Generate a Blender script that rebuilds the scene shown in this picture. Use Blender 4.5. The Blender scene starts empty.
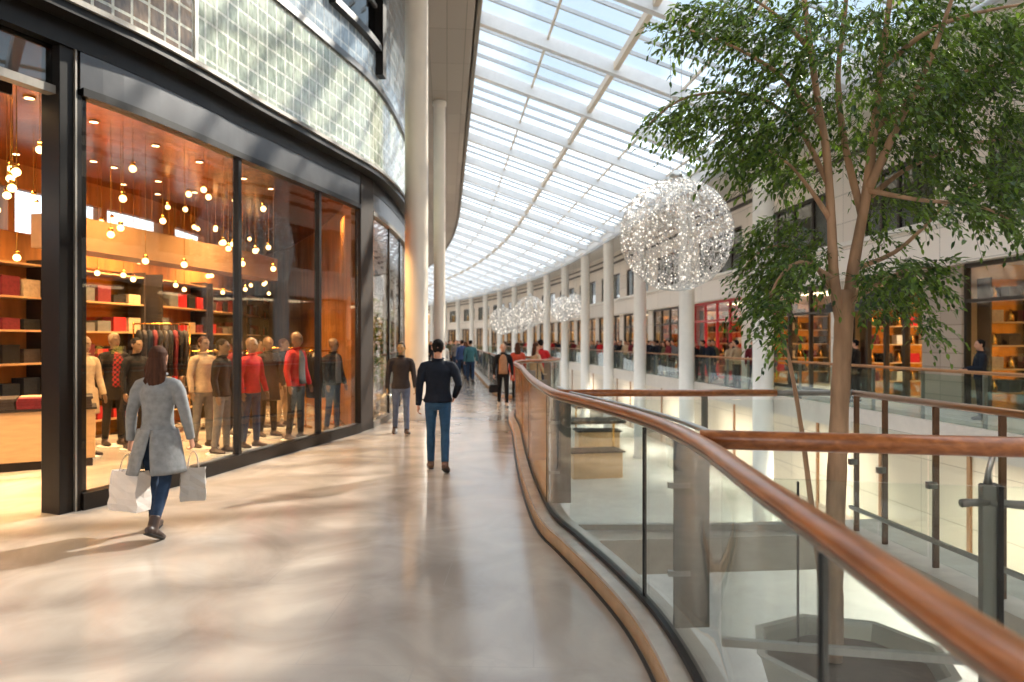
import bpy, bmesh, math, random
from mathutils import Vector, Matrix
random.seed(7)
V = Vector
PI = math.pi
SC = bpy.context.scene
COL = SC.collection
F = 720.0            # focal length in pixels of the 1024 x 682 frame
CX, CY = 512.0, 341.0
H = 1.70             # eye height
TH = math.radians(5.16)
SN, CS = math.sin(TH), math.cos(TH)

def cam2w(X, D, z=0.0):
    return V((X * CS + D * SN, -X * SN + D * CS, z))
def W(px, D, z=0.0):
    return cam2w((px - CX) / F * D, D, z)
def WP(px, py, D):
    return cam2w((px - CX) / F * D, D, H - (py - CY) / F * D)
def G(px, py, z=0.0):
    D = (H - z) * F / (py - CY)
    return W(px, D, z)

# ------------------------------------------------------------------ materials
def new_mat(name):
    m = bpy.data.materials.new(name); m.use_nodes = True
    nt = m.node_tree; nt.nodes.clear()
    out = nt.nodes.new('ShaderNodeOutputMaterial')
    return m, nt, out
def N(nt, t, **kw):
    n = nt.nodes.new(t)
    for k, v in kw.items():
        setattr(n, k, v)
    return n
def rgba(c):
    return (c[0], c[1], c[2], 1.0)
def srgb(r, g, b):
    f = lambda u: (u / 255 / 12.92) if u / 255 <= 0.04045 else ((u / 255 + 0.055) / 1.055) ** 2.4
    return (f(r), f(g), f(b))

def mat(name, c, rough=0.5, metal=0.0, var=0.12, scale=6.0, bump=0.0, stretch=None, spec=0.5, emit=None, est=0.0, coat=0.0):
    m, nt, out = new_mat(name)
    p = N(nt, 'ShaderNodeBsdfPrincipled')
    tc = N(nt, 'ShaderNodeTexCoord'); mp = N(nt, 'ShaderNodeMapping')
    if stretch: mp.inputs['Scale'].default_value = stretch
    nz = N(nt, 'ShaderNodeTexNoise'); nz.inputs['Scale'].default_value = scale; nz.inputs['Detail'].default_value = 5
    rp = N(nt, 'ShaderNodeValToRGB')
    rp.color_ramp.elements[0].position = 0.3; rp.color_ramp.elements[1].position = 0.7
    rp.color_ramp.elements[0].color = rgba([max(0, x * (1 - var)) for x in c])
    rp.color_ramp.elements[1].color = rgba([min(1, x * (1 + var)) for x in c])
    L = nt.links.new
    L(tc.outputs['Object'], mp.inputs['Vector']); L(mp.outputs['Vector'], nz.inputs['Vector'])
    L(nz.outputs['Fac'], rp.inputs['Fac']); L(rp.outputs['Color'], p.inputs['Base Color'])
    p.inputs['Roughness'].default_value = rough; p.inputs['Metallic'].default_value = metal
    p.inputs['Specular IOR Level'].default_value = spec
    p.inputs['Coat Weight'].default_value = coat
    if emit:
        p.inputs['Emission Color'].default_value = rgba(emit); p.inputs['Emission Strength'].default_value = est
    if bump:
        b = N(nt, 'ShaderNodeBump'); b.inputs['Strength'].default_value = bump; b.inputs['Distance'].default_value = 0.02
        L(nz.outputs['Fac'], b.inputs['Height']); L(b.outputs['Normal'], p.inputs['Normal'])
    L(p.outputs[0], out.inputs[0])
    return m

def glass_mat(name, tint=(0.93, 0.97, 0.95), base=0.03, k=0.75, rough=0.0):
    m, nt, out = new_mat(name)
    tr = N(nt, 'ShaderNodeBsdfTransparent'); tr.inputs[0].default_value = rgba(tint)
    gl = N(nt, 'ShaderNodeBsdfGlossy'); gl.inputs['Roughness'].default_value = rough
    lw = N(nt, 'ShaderNodeLayerWeight'); lw.inputs['Blend'].default_value = 0.5
    po = N(nt, 'ShaderNodeMath', operation='POWER'); po.inputs[1].default_value = 4.0
    mu = N(nt, 'ShaderNodeMath', operation='MULTIPLY_ADD'); mu.inputs[1].default_value = k; mu.inputs[2].default_value = base
    mx = N(nt, 'ShaderNodeMixShader')
    L = nt.links.new
    L(lw.outputs['Facing'], po.inputs[0]); L(po.outputs[0], mu.inputs[0]); L(mu.outputs[0], mx.inputs[0])
    L(tr.outputs[0], mx.inputs[1]); L(gl.outputs[0], mx.inputs[2]); L(mx.outputs[0], out.inputs[0])
    return m

def emit_mat(name, c, s):
    m, nt, out = new_mat(name)
    e = N(nt, 'ShaderNodeEmission'); e.inputs[0].default_value = rgba(c); e.inputs[1].default_value = s
    nt.links.new(e.outputs[0], out.inputs[0])
    return m

def floor_mat(name, c1, c2, tile=(1.2, 1.2), rough=0.12, rot=0.0, joint=(0.42, 0.38, 0.34)):
    m, nt, out = new_mat(name)
    L = nt.links.new
    p = N(nt, 'ShaderNodeBsdfPrincipled')
    tc = N(nt, 'ShaderNodeTexCoord')
    n1 = N(nt, 'ShaderNodeTexNoise'); n1.inputs['Scale'].default_value = 1.1; n1.inputs['Detail'].default_value = 9; n1.inputs['Distortion'].default_value = 1.2
    rp = N(nt, 'ShaderNodeValToRGB')
    rp.color_ramp.elements[0].position = 0.32; rp.color_ramp.elements[0].color = rgba(c1)
    rp.color_ramp.elements[1].position = 0.66; rp.color_ramp.elements[1].color = rgba(c2)
    L(tc.outputs['Object'], n1.inputs['Vector']); L(n1.outputs['Fac'], rp.inputs['Fac'])
    # thin veins
    n2 = N(nt, 'ShaderNodeTexNoise'); n2.inputs['Scale'].default_value = 0.9; n2.inputs['Detail'].default_value = 6; n2.inputs['Distortion'].default_value = 2.2
    L(tc.outputs['Object'], n2.inputs['Vector'])
    sb = N(nt, 'ShaderNodeMath', operation='SUBTRACT'); sb.inputs[1].default_value = 0.5
    ab = N(nt, 'ShaderNodeMath', operation='ABSOLUTE')
    lt = N(nt, 'ShaderNodeMath', operation='LESS_THAN'); lt.inputs[1].default_value = 0.006
    L(n2.outputs['Fac'], sb.inputs[0]); L(sb.outputs[0], ab.inputs[0]); L(ab.outputs[0], lt.inputs[0])
    vm = N(nt, 'ShaderNodeMath', operation='MULTIPLY'); vm.inputs[1].default_value = 0.16
    L(lt.outputs[0], vm.inputs[0])
    mv = N(nt, 'ShaderNodeMixRGB'); mv.inputs['Color2'].default_value = rgba(joint)
    L(vm.outputs[0], mv.inputs['Fac']); L(rp.outputs['Color'], mv.inputs['Color1'])
    mp = N(nt, 'ShaderNodeMapping'); mp.inputs['Rotation'].default_value = (0, 0, rot)
    L(tc.outputs['Object'], mp.inputs['Vector'])
    bk = N(nt, 'ShaderNodeTexBrick'); bk.offset = 0.5
    bk.inputs['Scale'].default_value = 1.0; bk.inputs['Brick Width'].default_value = tile[0]; bk.inputs['Row Height'].default_value = tile[1]
    bk.inputs['Mortar Size'].default_value = 0.004; bk.inputs['Mortar Smooth'].default_value = 0.0
    L(mp.outputs['Vector'], bk.inputs['Vector'])
    jm = N(nt, 'ShaderNodeMath', operation='MULTIPLY'); jm.inputs[1].default_value = 0.45
    L(bk.outputs['Fac'], jm.inputs[0])
    mj = N(nt, 'ShaderNodeMixRGB'); mj.inputs['Color2'].default_value = rgba(joint)
    L(jm.outputs[0], mj.inputs['Fac']); L(mv.outputs['Color'], mj.inputs['Color1'])
    L(mj.outputs['Color'], p.inputs['Base Color'])
    rr = N(nt, 'ShaderNodeMath', operation='MULTIPLY_ADD'); rr.inputs[1].default_value = 0.12; rr.inputs[2].default_value = rough
    L(n1.outputs['Fac'], rr.inputs[0]); L(rr.outputs[0], p.inputs['Roughness'])
    p.inputs['Specular IOR Level'].default_value = 0.6
    L(p.outputs[0], out.inputs[0])
    return m

def block_mat(name, c1, c2, grout, size=0.235, rough=0.12, emit=0.0):
    """glass blocks laid in a grid along the wall's own length (uv) with pale grout"""
    m, nt, out = new_mat(name)
    L = nt.links.new
    p = N(nt, 'ShaderNodeBsdfPrincipled')
    uv = N(nt, 'ShaderNodeUVMap')
    bk = N(nt, 'ShaderNodeTexBrick'); bk.offset = 0.0
    bk.inputs['Scale'].default_value = 1.0; bk.inputs['Brick Width'].default_value = size; bk.inputs['Row Height'].default_value = size
    bk.inputs['Mortar Size'].default_value = 0.018; bk.inputs['Mortar Smooth'].default_value = 0.1
    bk.inputs['Color1'].default_value = rgba(c1); bk.inputs['Color2'].default_value = rgba(c2); bk.inputs['Mortar'].default_value = rgba(grout)
    L(uv.outputs[0], bk.inputs['Vector'])
    nz = N(nt, 'ShaderNodeTexNoise'); nz.inputs['Scale'].default_value = 9; nz.inputs['Detail'].default_value = 6
    mpn = N(nt, 'ShaderNodeMapping'); mpn.inputs['Scale'].default_value = (1.6, 0.7, 1)
    L(uv.outputs[0], mpn.inputs['Vector']); L(mpn.outputs[0], nz.inputs['Vector'])
    hs = N(nt, 'ShaderNodeHueSaturation')
    mr = N(nt, 'ShaderNodeMapRange'); mr.inputs['From Min'].default_value = 0.3; mr.inputs['From Max'].default_value = 0.7
    mr.inputs['To Min'].default_value = 0.55; mr.inputs['To Max'].default_value = 1.35
    L(nz.outputs['Fac'], mr.inputs['Value']); L(mr.outputs[0], hs.inputs['Value']); L(bk.outputs['Color'], hs.inputs['Color'])
    L(hs.outputs['Color'], p.inputs['Base Color'])
    b1 = N(nt, 'ShaderNodeBump'); b1.inputs['Strength'].default_value = 0.35; b1.inputs['Distance'].default_value = 0.02
    L(nz.outputs['Fac'], b1.inputs['Height'])
    b2 = N(nt, 'ShaderNodeBump'); b2.invert = True; b2.inputs['Strength'].default_value = 0.6; b2.inputs['Distance'].default_value = 0.01
    L(bk.outputs['Fac'], b2.inputs['Height']); L(b1.outputs[0], b2.inputs['Normal']); L(b2.outputs[0], p.inputs['Normal'])
    p.inputs['Roughness'].default_value = rough; p.inputs['Specular IOR Level'].default_value = 0.9
    p.inputs['Coat Weight'].default_value = 0.5; p.inputs['Coat Roughness'].default_value = 0.05
    L(p.outputs[0], out.inputs[0])
    return m

def wood_mat(name, c1, c2, rough=0.3):
    m, nt, out = new_mat(name)
    L = nt.links.new
    p = N(nt, 'ShaderNodeBsdfPrincipled')
    tc = N(nt, 'ShaderNodeTexCoord'); mp = N(nt, 'ShaderNodeMapping'); mp.inputs['Scale'].default_value = (6, 1.0, 14)
    nz = N(nt, 'ShaderNodeTexNoise'); nz.inputs['Scale'].default_value = 3; nz.inputs['Detail'].default_value = 7; nz.inputs['Distortion'].default_value = 0.5
    rp = N(nt, 'ShaderNodeValToRGB'); rp.color_ramp.elements[0].position = 0.3; rp.color_ramp.elements[1].position = 0.7
    rp.color_ramp.elements[0].color = rgba(c1); rp.color_ramp.elements[1].color = rgba(c2)
    L(tc.outputs['Object'], mp.inputs[0]); L(mp.outputs[0], nz.inputs['Vector']); L(nz.outputs['Fac'], rp.inputs[0]); L(rp.outputs[0], p.inputs['Base Color'])
    p.inputs['Roughness'].default_value = rough; p.inputs['Coat Weight'].default_value = 0.35; p.inputs['Coat Roughness'].default_value = 0.15
    L(p.outputs[0], out.inputs[0])
    return m

def leaf_mat(name, c1, c2):
    m, nt, out = new_mat(name)
    L = nt.links.new
    df = N(nt, 'ShaderNodeBsdfPrincipled'); df.inputs['Roughness'].default_value = 0.42; df.inputs['Specular IOR Level'].default_value = 0.4
    tl = N(nt, 'ShaderNodeBsdfTranslucent')
    gm = N(nt, 'ShaderNodeNewGeometry')
    rp = N(nt, 'ShaderNodeValToRGB')
    rp.color_ramp.elements[0].color = rgba(c1); rp.color_ramp.elements[1].color = rgba(c2)
    L(gm.outputs['Random Per Island'], rp.inputs[0]); L(rp.outputs[0], df.inputs['Base Color'])
    hs = N(nt, 'ShaderNodeHueSaturation'); hs.inputs['Value'].default_value = 1.7; hs.inputs['Hue'].default_value = 0.485
    L(rp.outputs[0], hs.inputs['Color']); L(hs.outputs[0], tl.inputs[0])
    mx = N(nt, 'ShaderNodeMixShader'); mx.inputs[0].default_value = 0.35
    L(df.outputs[0], mx.inputs[1]); L(tl.outputs[0], mx.inputs[2]); L(mx.outputs[0], out.inputs[0])
    return m

def check_mat(name, c1, c2, s):
    m, nt, out = new_mat(name)
    L = nt.links.new
    p = N(nt, 'ShaderNodeBsdfPrincipled'); p.inputs['Roughness'].default_value = 0.85
    tc = N(nt, 'ShaderNodeTexCoord'); ck = N(nt, 'ShaderNodeTexChecker'); ck.inputs['Scale'].default_value = s
    ck.inputs['Color1'].default_value = rgba(c1); ck.inputs['Color2'].default_value = rgba(c2)
    L(tc.outputs['Object'], ck.inputs['Vector']); L(ck.outputs[0], p.inputs['Base Color']); L(p.outputs[0], out.inputs[0])
    return m

def panel_mat(name, c, bw, bh, axis='YZ', rough=0.5, var=0.06, joint=0.6):
    """stone or plaster cladding in large rectangular panels"""
    m, nt, out = new_mat(name)
    L = nt.links.new
    p = N(nt, 'ShaderNodeBsdfPrincipled'); p.inputs['Roughness'].default_value = rough
    tc = N(nt, 'ShaderNodeTexCoord'); sp = N(nt, 'ShaderNodeSeparateXYZ'); cb = N(nt, 'ShaderNodeCombineXYZ')
    L(tc.outputs['Object'], sp.inputs[0]); L(sp.outputs[axis[0]], cb.inputs[0]); L(sp.outputs[axis[1]], cb.inputs[1])
    bk = N(nt, 'ShaderNodeTexBrick'); bk.offset = 0.0
    bk.inputs['Scale'].default_value = 1.0; bk.inputs['Brick Width'].default_value = bw; bk.inputs['Row Height'].default_value = bh
    bk.inputs['Mortar Size'].default_value = 0.012
    bk.inputs['Color1'].default_value = rgba([x * (1 - var) for x in c]); bk.inputs['Color2'].default_value = rgba([min(1, x * (1 + var)) for x in c])
    bk.inputs['Mortar'].default_value = rgba([x * joint for x in c])
    L(cb.outputs[0], bk.inputs['Vector']); L(bk.outputs['Color'], p.inputs['Base Color']); L(p.outputs[0], out.inputs[0])
    return m

M = {}
M['floor'] = floor_mat('polished pale marble', (0.36, 0.305, 0.26), (0.55, 0.48, 0.415), (1.25, 1.25), 0.09, 0.12)
M['lower_floor'] = floor_mat('white polished tile', (0.74, 0.75, 0.74), (0.86, 0.86, 0.84), (0.9, 0.9), 0.06, 0.0)
M['gallery_floor'] = floor_mat('gallery tile', (0.50, 0.47, 0.43), (0.62, 0.58, 0.54), (0.9, 0.9), 0.18, 0.0)
M['curb_face'] = mat('tan marble', srgb(206, 166, 126), 0.25, var=0.15, scale=4)
M['curb_top'] = mat('pale marble', srgb(205, 195, 184), 0.2, var=0.12, scale=5)
M['slab'] = mat('slab plaster', srgb(205, 198, 188), 0.5, var=0.05)
M['wood'] = wood_mat('varnished brown wood', srgb(132, 74, 36), srgb(184, 112, 60), 0.3)
M['steel'] = mat('brushed steel', srgb(176, 176, 172), 0.32, 1.0, var=0.08, scale=30, stretch=(1, 1, 0.1))
M['steel_dark'] = mat('grey steel', srgb(134, 130, 124), 0.5, 0.5, var=0.1, scale=20, stretch=(1, 1, 0.1))
M['bronze'] = mat('bronze rail', srgb(160, 118, 84), 0.3, 0.7, var=0.1)
M['bronze_dark'] = mat('dark bronze', srgb(112, 82, 62), 0.4, 0.5, var=0.12)
M['black_metal'] = mat('black bronze metal', srgb(24, 21, 20), 0.36, 0.4, var=0.15, scale=8)
M['fascia_metal'] = mat('dark grey metal cladding', srgb(92, 92, 94), 0.3, 0.8, var=0.15, scale=3)
M['gasket'] = mat('black gasket', (0.012, 0.012, 0.014), 0.5)
M['glass'] = glass_mat('balustrade glass', (0.94, 0.97, 0.955), 0.035, 0.8)
def amber_reflection_mat():  # warm reflection of the store painted into the panel colour
    m, nt, out = new_mat('glass with painted store reflection')
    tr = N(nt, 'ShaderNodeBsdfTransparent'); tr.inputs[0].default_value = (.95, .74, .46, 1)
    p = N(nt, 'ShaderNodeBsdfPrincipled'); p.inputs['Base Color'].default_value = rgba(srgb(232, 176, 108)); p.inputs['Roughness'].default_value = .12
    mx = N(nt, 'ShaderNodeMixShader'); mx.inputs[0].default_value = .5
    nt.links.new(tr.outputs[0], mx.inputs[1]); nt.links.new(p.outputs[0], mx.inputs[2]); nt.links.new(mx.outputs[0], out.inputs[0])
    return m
M['amber_reflection'] = amber_reflection_mat()
M['gallery_glass'] = glass_mat('far balustrade glass', (0.78, 0.86, 0.82), 0.03, 0.25)
M['shop_glass'] = glass_mat('shop window glass', (0.96, 0.955, 0.94), 0.045, 0.7)
M['transom_glass'] = glass_mat('tinted transom glass', (0.35, 0.40, 0.42), 0.12, 0.7)
M['roof_glass'] = glass_mat('roof glazing', (0.93, 0.965, 0.985), 0.03, 0.3)
M['window_glass'] = glass_mat('upper window glass', (0.62, 0.68, 0.68), 0.10, 0.7)
M['block_clear'] = block_mat('clear glass block with painted brown reflection', srgb(128, 104, 80), srgb(84, 68, 52), srgb(196, 194, 180))  # brown interior reflection painted into the clear blocks
M['block_green'] = block_mat('frosted green glass block', srgb(186, 194, 174), srgb(146, 158, 140), srgb(226, 228, 216))
M['block_blue'] = block_mat('blue grey glass block', srgb(170, 182, 190), srgb(132, 148, 160), srgb(200, 205, 205), 0.3)
M['white_paint'] = mat('white paint', srgb(232, 230, 224), 0.35, var=0.03)
M['roof_steel'] = mat('pale grey roof steel', srgb(214, 218, 222), 0.4, var=0.04)
M['roof_steel_dark'] = mat('grey glazing bar', srgb(176, 184, 192), 0.4, var=0.05)
M['roof_beige'] = mat('beige glazing bar', srgb(206, 194, 176), 0.4, var=0.05)
M['column'] = mat('cream painted column', srgb(218, 206, 190), 0.32, var=0.04, scale=2)
M['soffit'] = panel_mat('taupe soffit panels', srgb(150, 136, 122), 2.4, 0.5, 'YX', 0.55, 0.1)
M['upstand'] = panel_mat('taupe upstand panels', srgb(150, 136, 120), 2.4, 0.5, 'YZ', 0.55, 0.1)
M['stone'] = panel_mat('pale stone cladding', srgb(232, 224, 215), 2.4, 0.9, 'YZ', 0.5, 0.05)
M['stone_pier'] = panel_mat('greige stone pier', srgb(176, 160, 146), 0.9, 0.35, 'YZ', 0.55, 0.12)
M['cream_wall'] = panel_mat('cream stone panels', srgb(216, 204, 184), 1.8, 1.4, 'YZ', 0.3, 0.05)
M['dark_frame'] = mat('dark shop frame', srgb(58, 50, 44), 0.4, 0.4)
M['store_wall'] = mat('brown oak panelling', srgb(172, 112, 56), 0.45, var=0.4, scale=2.2, stretch=(2, 2, 0.4))
M['store_ceiling'] = mat('bronze mirrored ceiling', srgb(170, 96, 42), 0.22, 0.75, var=0.45, scale=1.6, bump=0.25)
M['bulkhead'] = mat('tan bulkhead', srgb(170, 128, 88), 0.4, var=0.1)
M['gold'] = mat('polished brass', srgb(214, 160, 70), 0.2, 1.0, var=0.1)
M['counter'] = mat('light oak veneer', srgb(206, 164, 116), 0.4, var=0.12, scale=3, stretch=(1, 1, 6))
M['plinth'] = mat('dark plinth', srgb(40, 32, 28), 0.6, spec=.25)
M['pendant'] = emit_mat('warm lamp glass', (1.0, 0.66, 0.26), 7.0)
M['downlight'] = emit_mat('warm downlight', (1.0, 0.76, 0.44), 10.0)
M['panel_light'] = emit_mat('warm shop light', (1.0, 0.78, 0.48), 5.0)
M['shop_wall'] = mat('warm shop wall', srgb(214, 172, 118), 0.6, var=0.25, scale=1.3)
M['shop_wall_red'] = mat('red shop wall', srgb(196, 60, 56), 0.6, var=0.2, scale=1.3)
M['red_metal'] = mat('red shop frame', srgb(196, 44, 52), 0.4)
M['upper_room'] = mat('upper room grey wall', srgb(120, 132, 104), 0.7, var=0.3, scale=0.8)
M['bark'] = mat('light brown bark', srgb(166, 132, 104), 0.8, var=0.42, scale=9, bump=0.5, stretch=(1, 1, 0.25))
M['leaf'] = leaf_mat('glossy green leaf', srgb(32, 60, 22), srgb(98, 128, 44))
M['twig'] = mat('green brown twig', srgb(70, 74, 40), 0.7)
M['soil'] = mat('dark soil', srgb(60, 48, 38), 0.95, var=0.4, scale=14, bump=0.6)
M['planter'] = mat('grey glazed planter', srgb(176, 176, 168), 0.22, 0.3, var=0.1, scale=3)
M['crystal'] = None
M['skin'] = mat('skin', srgb(206, 152, 124), 0.5, var=0.06)
M['skin_dark'] = mat('tan skin', srgb(168, 132, 84), 0.5, var=0.06)
M['lips'] = mat('lips', srgb(168, 92, 84), 0.5)
M['eye'] = mat('eye', srgb(38, 30, 26), 0.2)
M['hair_brown'] = mat('brown hair', srgb(70, 42, 28), 0.75, var=0.4, scale=40, stretch=(1, 1, 0.08), bump=0.3, spec=.2)
M['hair_black'] = mat('black hair', srgb(26, 22, 22), 0.85, var=0.4, scale=50, bump=0.5, spec=.15)
M['hair_blond'] = mat('fair hair', srgb(190, 154, 116), 0.5, var=0.3, scale=40, bump=0.3)
def cloth(name, c): return mat(name, c, 0.85, var=0.16, scale=18, bump=0.25, spec=0.25)
M['coat_grey'] = cloth('grey wool', srgb(134, 136, 138))
M['denim'] = cloth('dark blue denim', srgb(40, 58, 84))
M['denim_mid'] = cloth('mid blue denim', srgb(46, 78, 108))
M['denim_light'] = cloth('washed denim', srgb(96, 106, 128))
M['navy'] = cloth('navy jersey', srgb(26, 32, 44))
M['brown_jacket'] = cloth('charcoal brown jacket', srgb(58, 50, 48))
M['tan_knit'] = cloth('tan knit', srgb(166, 122, 92))
M['black_cloth'] = cloth('black cloth', srgb(28, 26, 28))
M['red_cloth'] = cloth('red cloth', srgb(190, 40, 44))
M['red_coat'] = cloth('orange red coat', srgb(190, 78, 56))
M['beige_cloth'] = cloth('beige cloth', srgb(186, 160, 130))
M['white_cloth'] = cloth('white cloth', srgb(214, 208, 200))
M['blue_cloth'] = cloth('blue cloth', srgb(58, 78, 120))
M['teal_cloth'] = cloth('teal cloth', srgb(66, 110, 118))
M['olive_cloth'] = cloth('olive cloth', srgb(84, 80, 56))
M['maroon_cloth'] = cloth('maroon cloth', srgb(108, 36, 42))
M['grey_cloth'] = cloth('mid grey cloth', srgb(110, 108, 108))
M['plaid'] = check_mat('red plaid', srgb(170, 36, 38), srgb(40, 20, 22), 26)
M['boot'] = mat('dark brown leather', srgb(58, 42, 36), 0.45)
M['shoe_brown'] = mat('brown leather', srgb(104, 76, 60), 0.5)
M['shoe_pale'] = mat('pale shoe', srgb(196, 180, 166), 0.6)
M['mannequin_skin'] = mat('cream mannequin', srgb(132, 102, 78), 0.35)
M['bag_white'] = mat('white paper bag', srgb(226, 220, 216), 0.7, var=0.05, scale=5, bump=0.1)
M['bag_grey'] = mat('pale grey paper bag', srgb(176, 172, 168), 0.7, var=0.06, scale=5, bump=0.1)
M['cord'] = mat('cord', srgb(180, 172, 164), 0.8)
M['yellow_glass'] = emit_mat('yellow lamp shade', (1.0, 0.72, 0.12), 3.5)
M['awning'] = mat('dark awning fabric', srgb(52, 54, 52), 0.8)

def crystal_mat():
    m, nt, out = new_mat('crystal bead')
    L = nt.links.new
    gl = N(nt, 'ShaderNodeBsdfGlossy'); gl.inputs['Roughness'].default_value = 0.12; gl.inputs[0].default_value = (0.95, 0.94, 0.92, 1)
    df = N(nt, 'ShaderNodeBsdfDiffuse'); df.inputs[0].default_value = (0.85, 0.83, 0.80, 1)
    mx = N(nt, 'ShaderNodeMixShader'); mx.inputs[0].default_value = 0.45
    L(df.outputs[0], mx.inputs[1]); L(gl.outputs[0], mx.inputs[2]); L(mx.outputs[0], out.inputs[0])
    return m
M['crystal'] = crystal_mat()
M['light_bead'] = emit_mat('lit crystal bead', (1.0, 0.93, 0.82), 2.0)

# ------------------------------------------------------------------ mesh helpers
class MB:
    def __init__(s):
        s.v = []; s.f = []; s.mi = []; s.uv = None
    def add(s, vs, fs, mi=0):
        o = len(s.v); s.v += [tuple(p) for p in vs]
        for f in fs:
            s.f.append([i + o for i in f]); s.mi.append(mi)
        return s
    def box(s, c, size, rz=0.0, mi=0, rot=None):
        x, y, z = [d / 2 for d in size]
        R = rot if rot is not None else Matrix.Rotation(rz, 3, 'Z')
        vs = [V(c) + R @ V((sx * x, sy * y, sz * z)) for sz in (-1, 1) for sy in (-1, 1) for sx in (-1, 1)]
        return s.add(vs, [(0, 2, 3, 1), (4, 5, 7, 6), (0, 1, 5, 4), (2, 6, 7, 3), (0, 4, 6, 2), (1, 3, 7, 5)], mi)
    def bbox(s, a, b, mi=0):
        return s.box([(a[i] + b[i]) / 2 for i in range(3)], [abs(b[i] - a[i]) for i in range(3)], 0, mi)
    def bar(s, a, b, w, h, mi=0):
        a, b = V(a), V(b); d = b - a; L = d.length; t = d.normalized()
        up = V((0, 0, 1)) if abs(t.z) < 0.95 else V((0, 1, 0))
        sd = t.cross(up).normalized(); u = sd.cross(t)
        vs = []
        for p in (a, b):
            for q in ((-1, -1), (1, -1), (1, 1), (-1, 1)):
                vs.append(p + sd * q[0] * w / 2 + u * q[1] * h / 2)
        return s.add(vs, [(3, 2, 1, 0), (4, 5, 6, 7), (0, 1, 5, 4), (1, 2, 6, 5), (2, 3, 7, 6), (3, 0, 4, 7)], mi)
    def tube(s, pts, r, seg=8, closed=False, side=None, mi=0, cap=True):
        """pts: vectors; r: number, or per-point number / (rx, ry)"""
        pts = [V(p) for p in pts]; n = len(pts)
        rs = r if isinstance(r, (list, tuple)) and len(r) == n else [r] * n
        o = len(s.v); prev = None
        for i, p in enumerate(pts):
            a = pts[i - 1] if (i > 0 or closed) else p
            b = pts[(i + 1) % n] if (i < n - 1 or closed) else p
            t = (b - a)
            t = t.normalized() if t.length > 1e-9 else V((0, 0, 1))
            if side is not None:
                sd = V(side) - t * t.dot(V(side))
            elif prev is None:
                ref = V((0, 0, 1)) if abs(t.z) < 0.9 else V((1, 0, 0))
                sd = t.cross(ref)
            else:
                sd = prev - t * t.dot(prev)
            sd.normalize(); prev = sd
            fw = t.cross(sd)
            rx, ry = rs[i] if isinstance(rs[i], (list, tuple)) else (rs[i], rs[i])
            for k in range(seg):
                q = 2 * PI * k / seg
                s.v.append(tuple(p + sd * math.cos(q) * rx + fw * math.sin(q) * ry))
        m = n if closed else n - 1
        for i in range(m):
            for k in range(seg):
                a = o + i * seg + k; b = o + i * seg + (k + 1) % seg
                c = o + ((i + 1) % n) * seg + (k + 1) % seg; d = o + ((i + 1) % n) * seg + k
                s.f.append([a, b, c, d]); s.mi.append(mi)
        if cap and not closed:
            s.f.append([o + k for k in range(seg)][::-1]); s.mi.append(mi)
            s.f.append([o + (n - 1) * seg + k for k in range(seg)]); s.mi.append(mi)
        return s
    def ball(s, c, r, seg=10, rings=7, mi=0):
        rr = r if isinstance(r, (list, tuple)) else (r, r, r)
        o = len(s.v)
        s.v.append((c[0], c[1], c[2] - rr[2]))
        for i in range(1, rings):
            a = -PI / 2 + PI * i / rings
            for k in range(seg):
                q = 2 * PI * k / seg
                s.v.append((c[0] + rr[0] * math.cos(a) * math.cos(q), c[1] + rr[1] * math.cos(a) * math.sin(q), c[2] + rr[2] * math.sin(a)))
        s.v.append((c[0], c[1], c[2] + rr[2])); top = len(s.v) - 1
        for k in range(seg):
            s.f.append([o, o + 1 + (k + 1) % seg, o + 1 + k]); s.mi.append(mi)
            s.f.append([top, top - seg + k, top - seg + (k + 1) % seg]); s.mi.append(mi)
        for i in range(rings - 2):
            for k in range(seg):
                a = o + 1 + i * seg + k; b = o + 1 + i * seg + (k + 1) % seg
                s.f.append([a, b, b + seg, a + seg]); s.mi.append(mi)
        return s
    def lathe(s, prof, c=(0, 0, 0), seg=24, mi=0):
        """prof: (r, z) from bottom to top, closed at the ends when r = 0"""
        o = len(s.v)
        for r, z in prof:
            for k in range(seg):
                q = 2 * PI * k / seg
                s.v.append((c[0] + r * math.cos(q), c[1] + r * math.sin(q), c[2] + z))
        for i in range(len(prof) - 1):
            for k in range(seg):
                a = o + i * seg + k; b = o + i * seg + (k + 1) % seg
                s.f.append([a, b, b + seg, a + seg]); s.mi.append(mi)
        return s
    def sheet(s, rows, mi=0):
        """grid of points"""
        o = len(s.v); n = len(rows[0])
        for r in rows: s.v += [tuple(p) for p in r]
        for i in range(len(rows) - 1):
            for k in range(n - 1):
                a = o + i * n + k
                s.f.append([a, a + 1, a + n + 1, a + n]); s.mi.append(mi)
        return s
    def strip(s, path, z0, z1, t=0.0, off=0.0, mi=0):
        """vertical wall of thickness t that follows a plan path, from z0 to z1 (its uv runs along the path)"""
        L = offset(path, off - t / 2); R = offset(path, off + t / 2)
        n = len(path); o = len(s.v)
        for i in range(n):
            s.v += [(L[i].x, L[i].y, z0), (R[i].x, R[i].y, z0), (R[i].x, R[i].y, z1), (L[i].x, L[i].y, z1)]
        for i in range(n - 1):
            a = o + i * 4; b = a + 4
            for q in range(4):
                r = (q + 1) % 4
                s.f.append([a + q, b + q, b + r, a + r]); s.mi.append(mi)
        if t < .0185 and t > .015:
            s.split = True
        s.f.append([o, o + 1, o + 2, o + 3][::-1]); s.mi.append(mi)
        e = o + (n - 1) * 4
        s.f.append([e, e + 1, e + 2, e + 3]); s.mi.append(mi)
        return s
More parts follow.
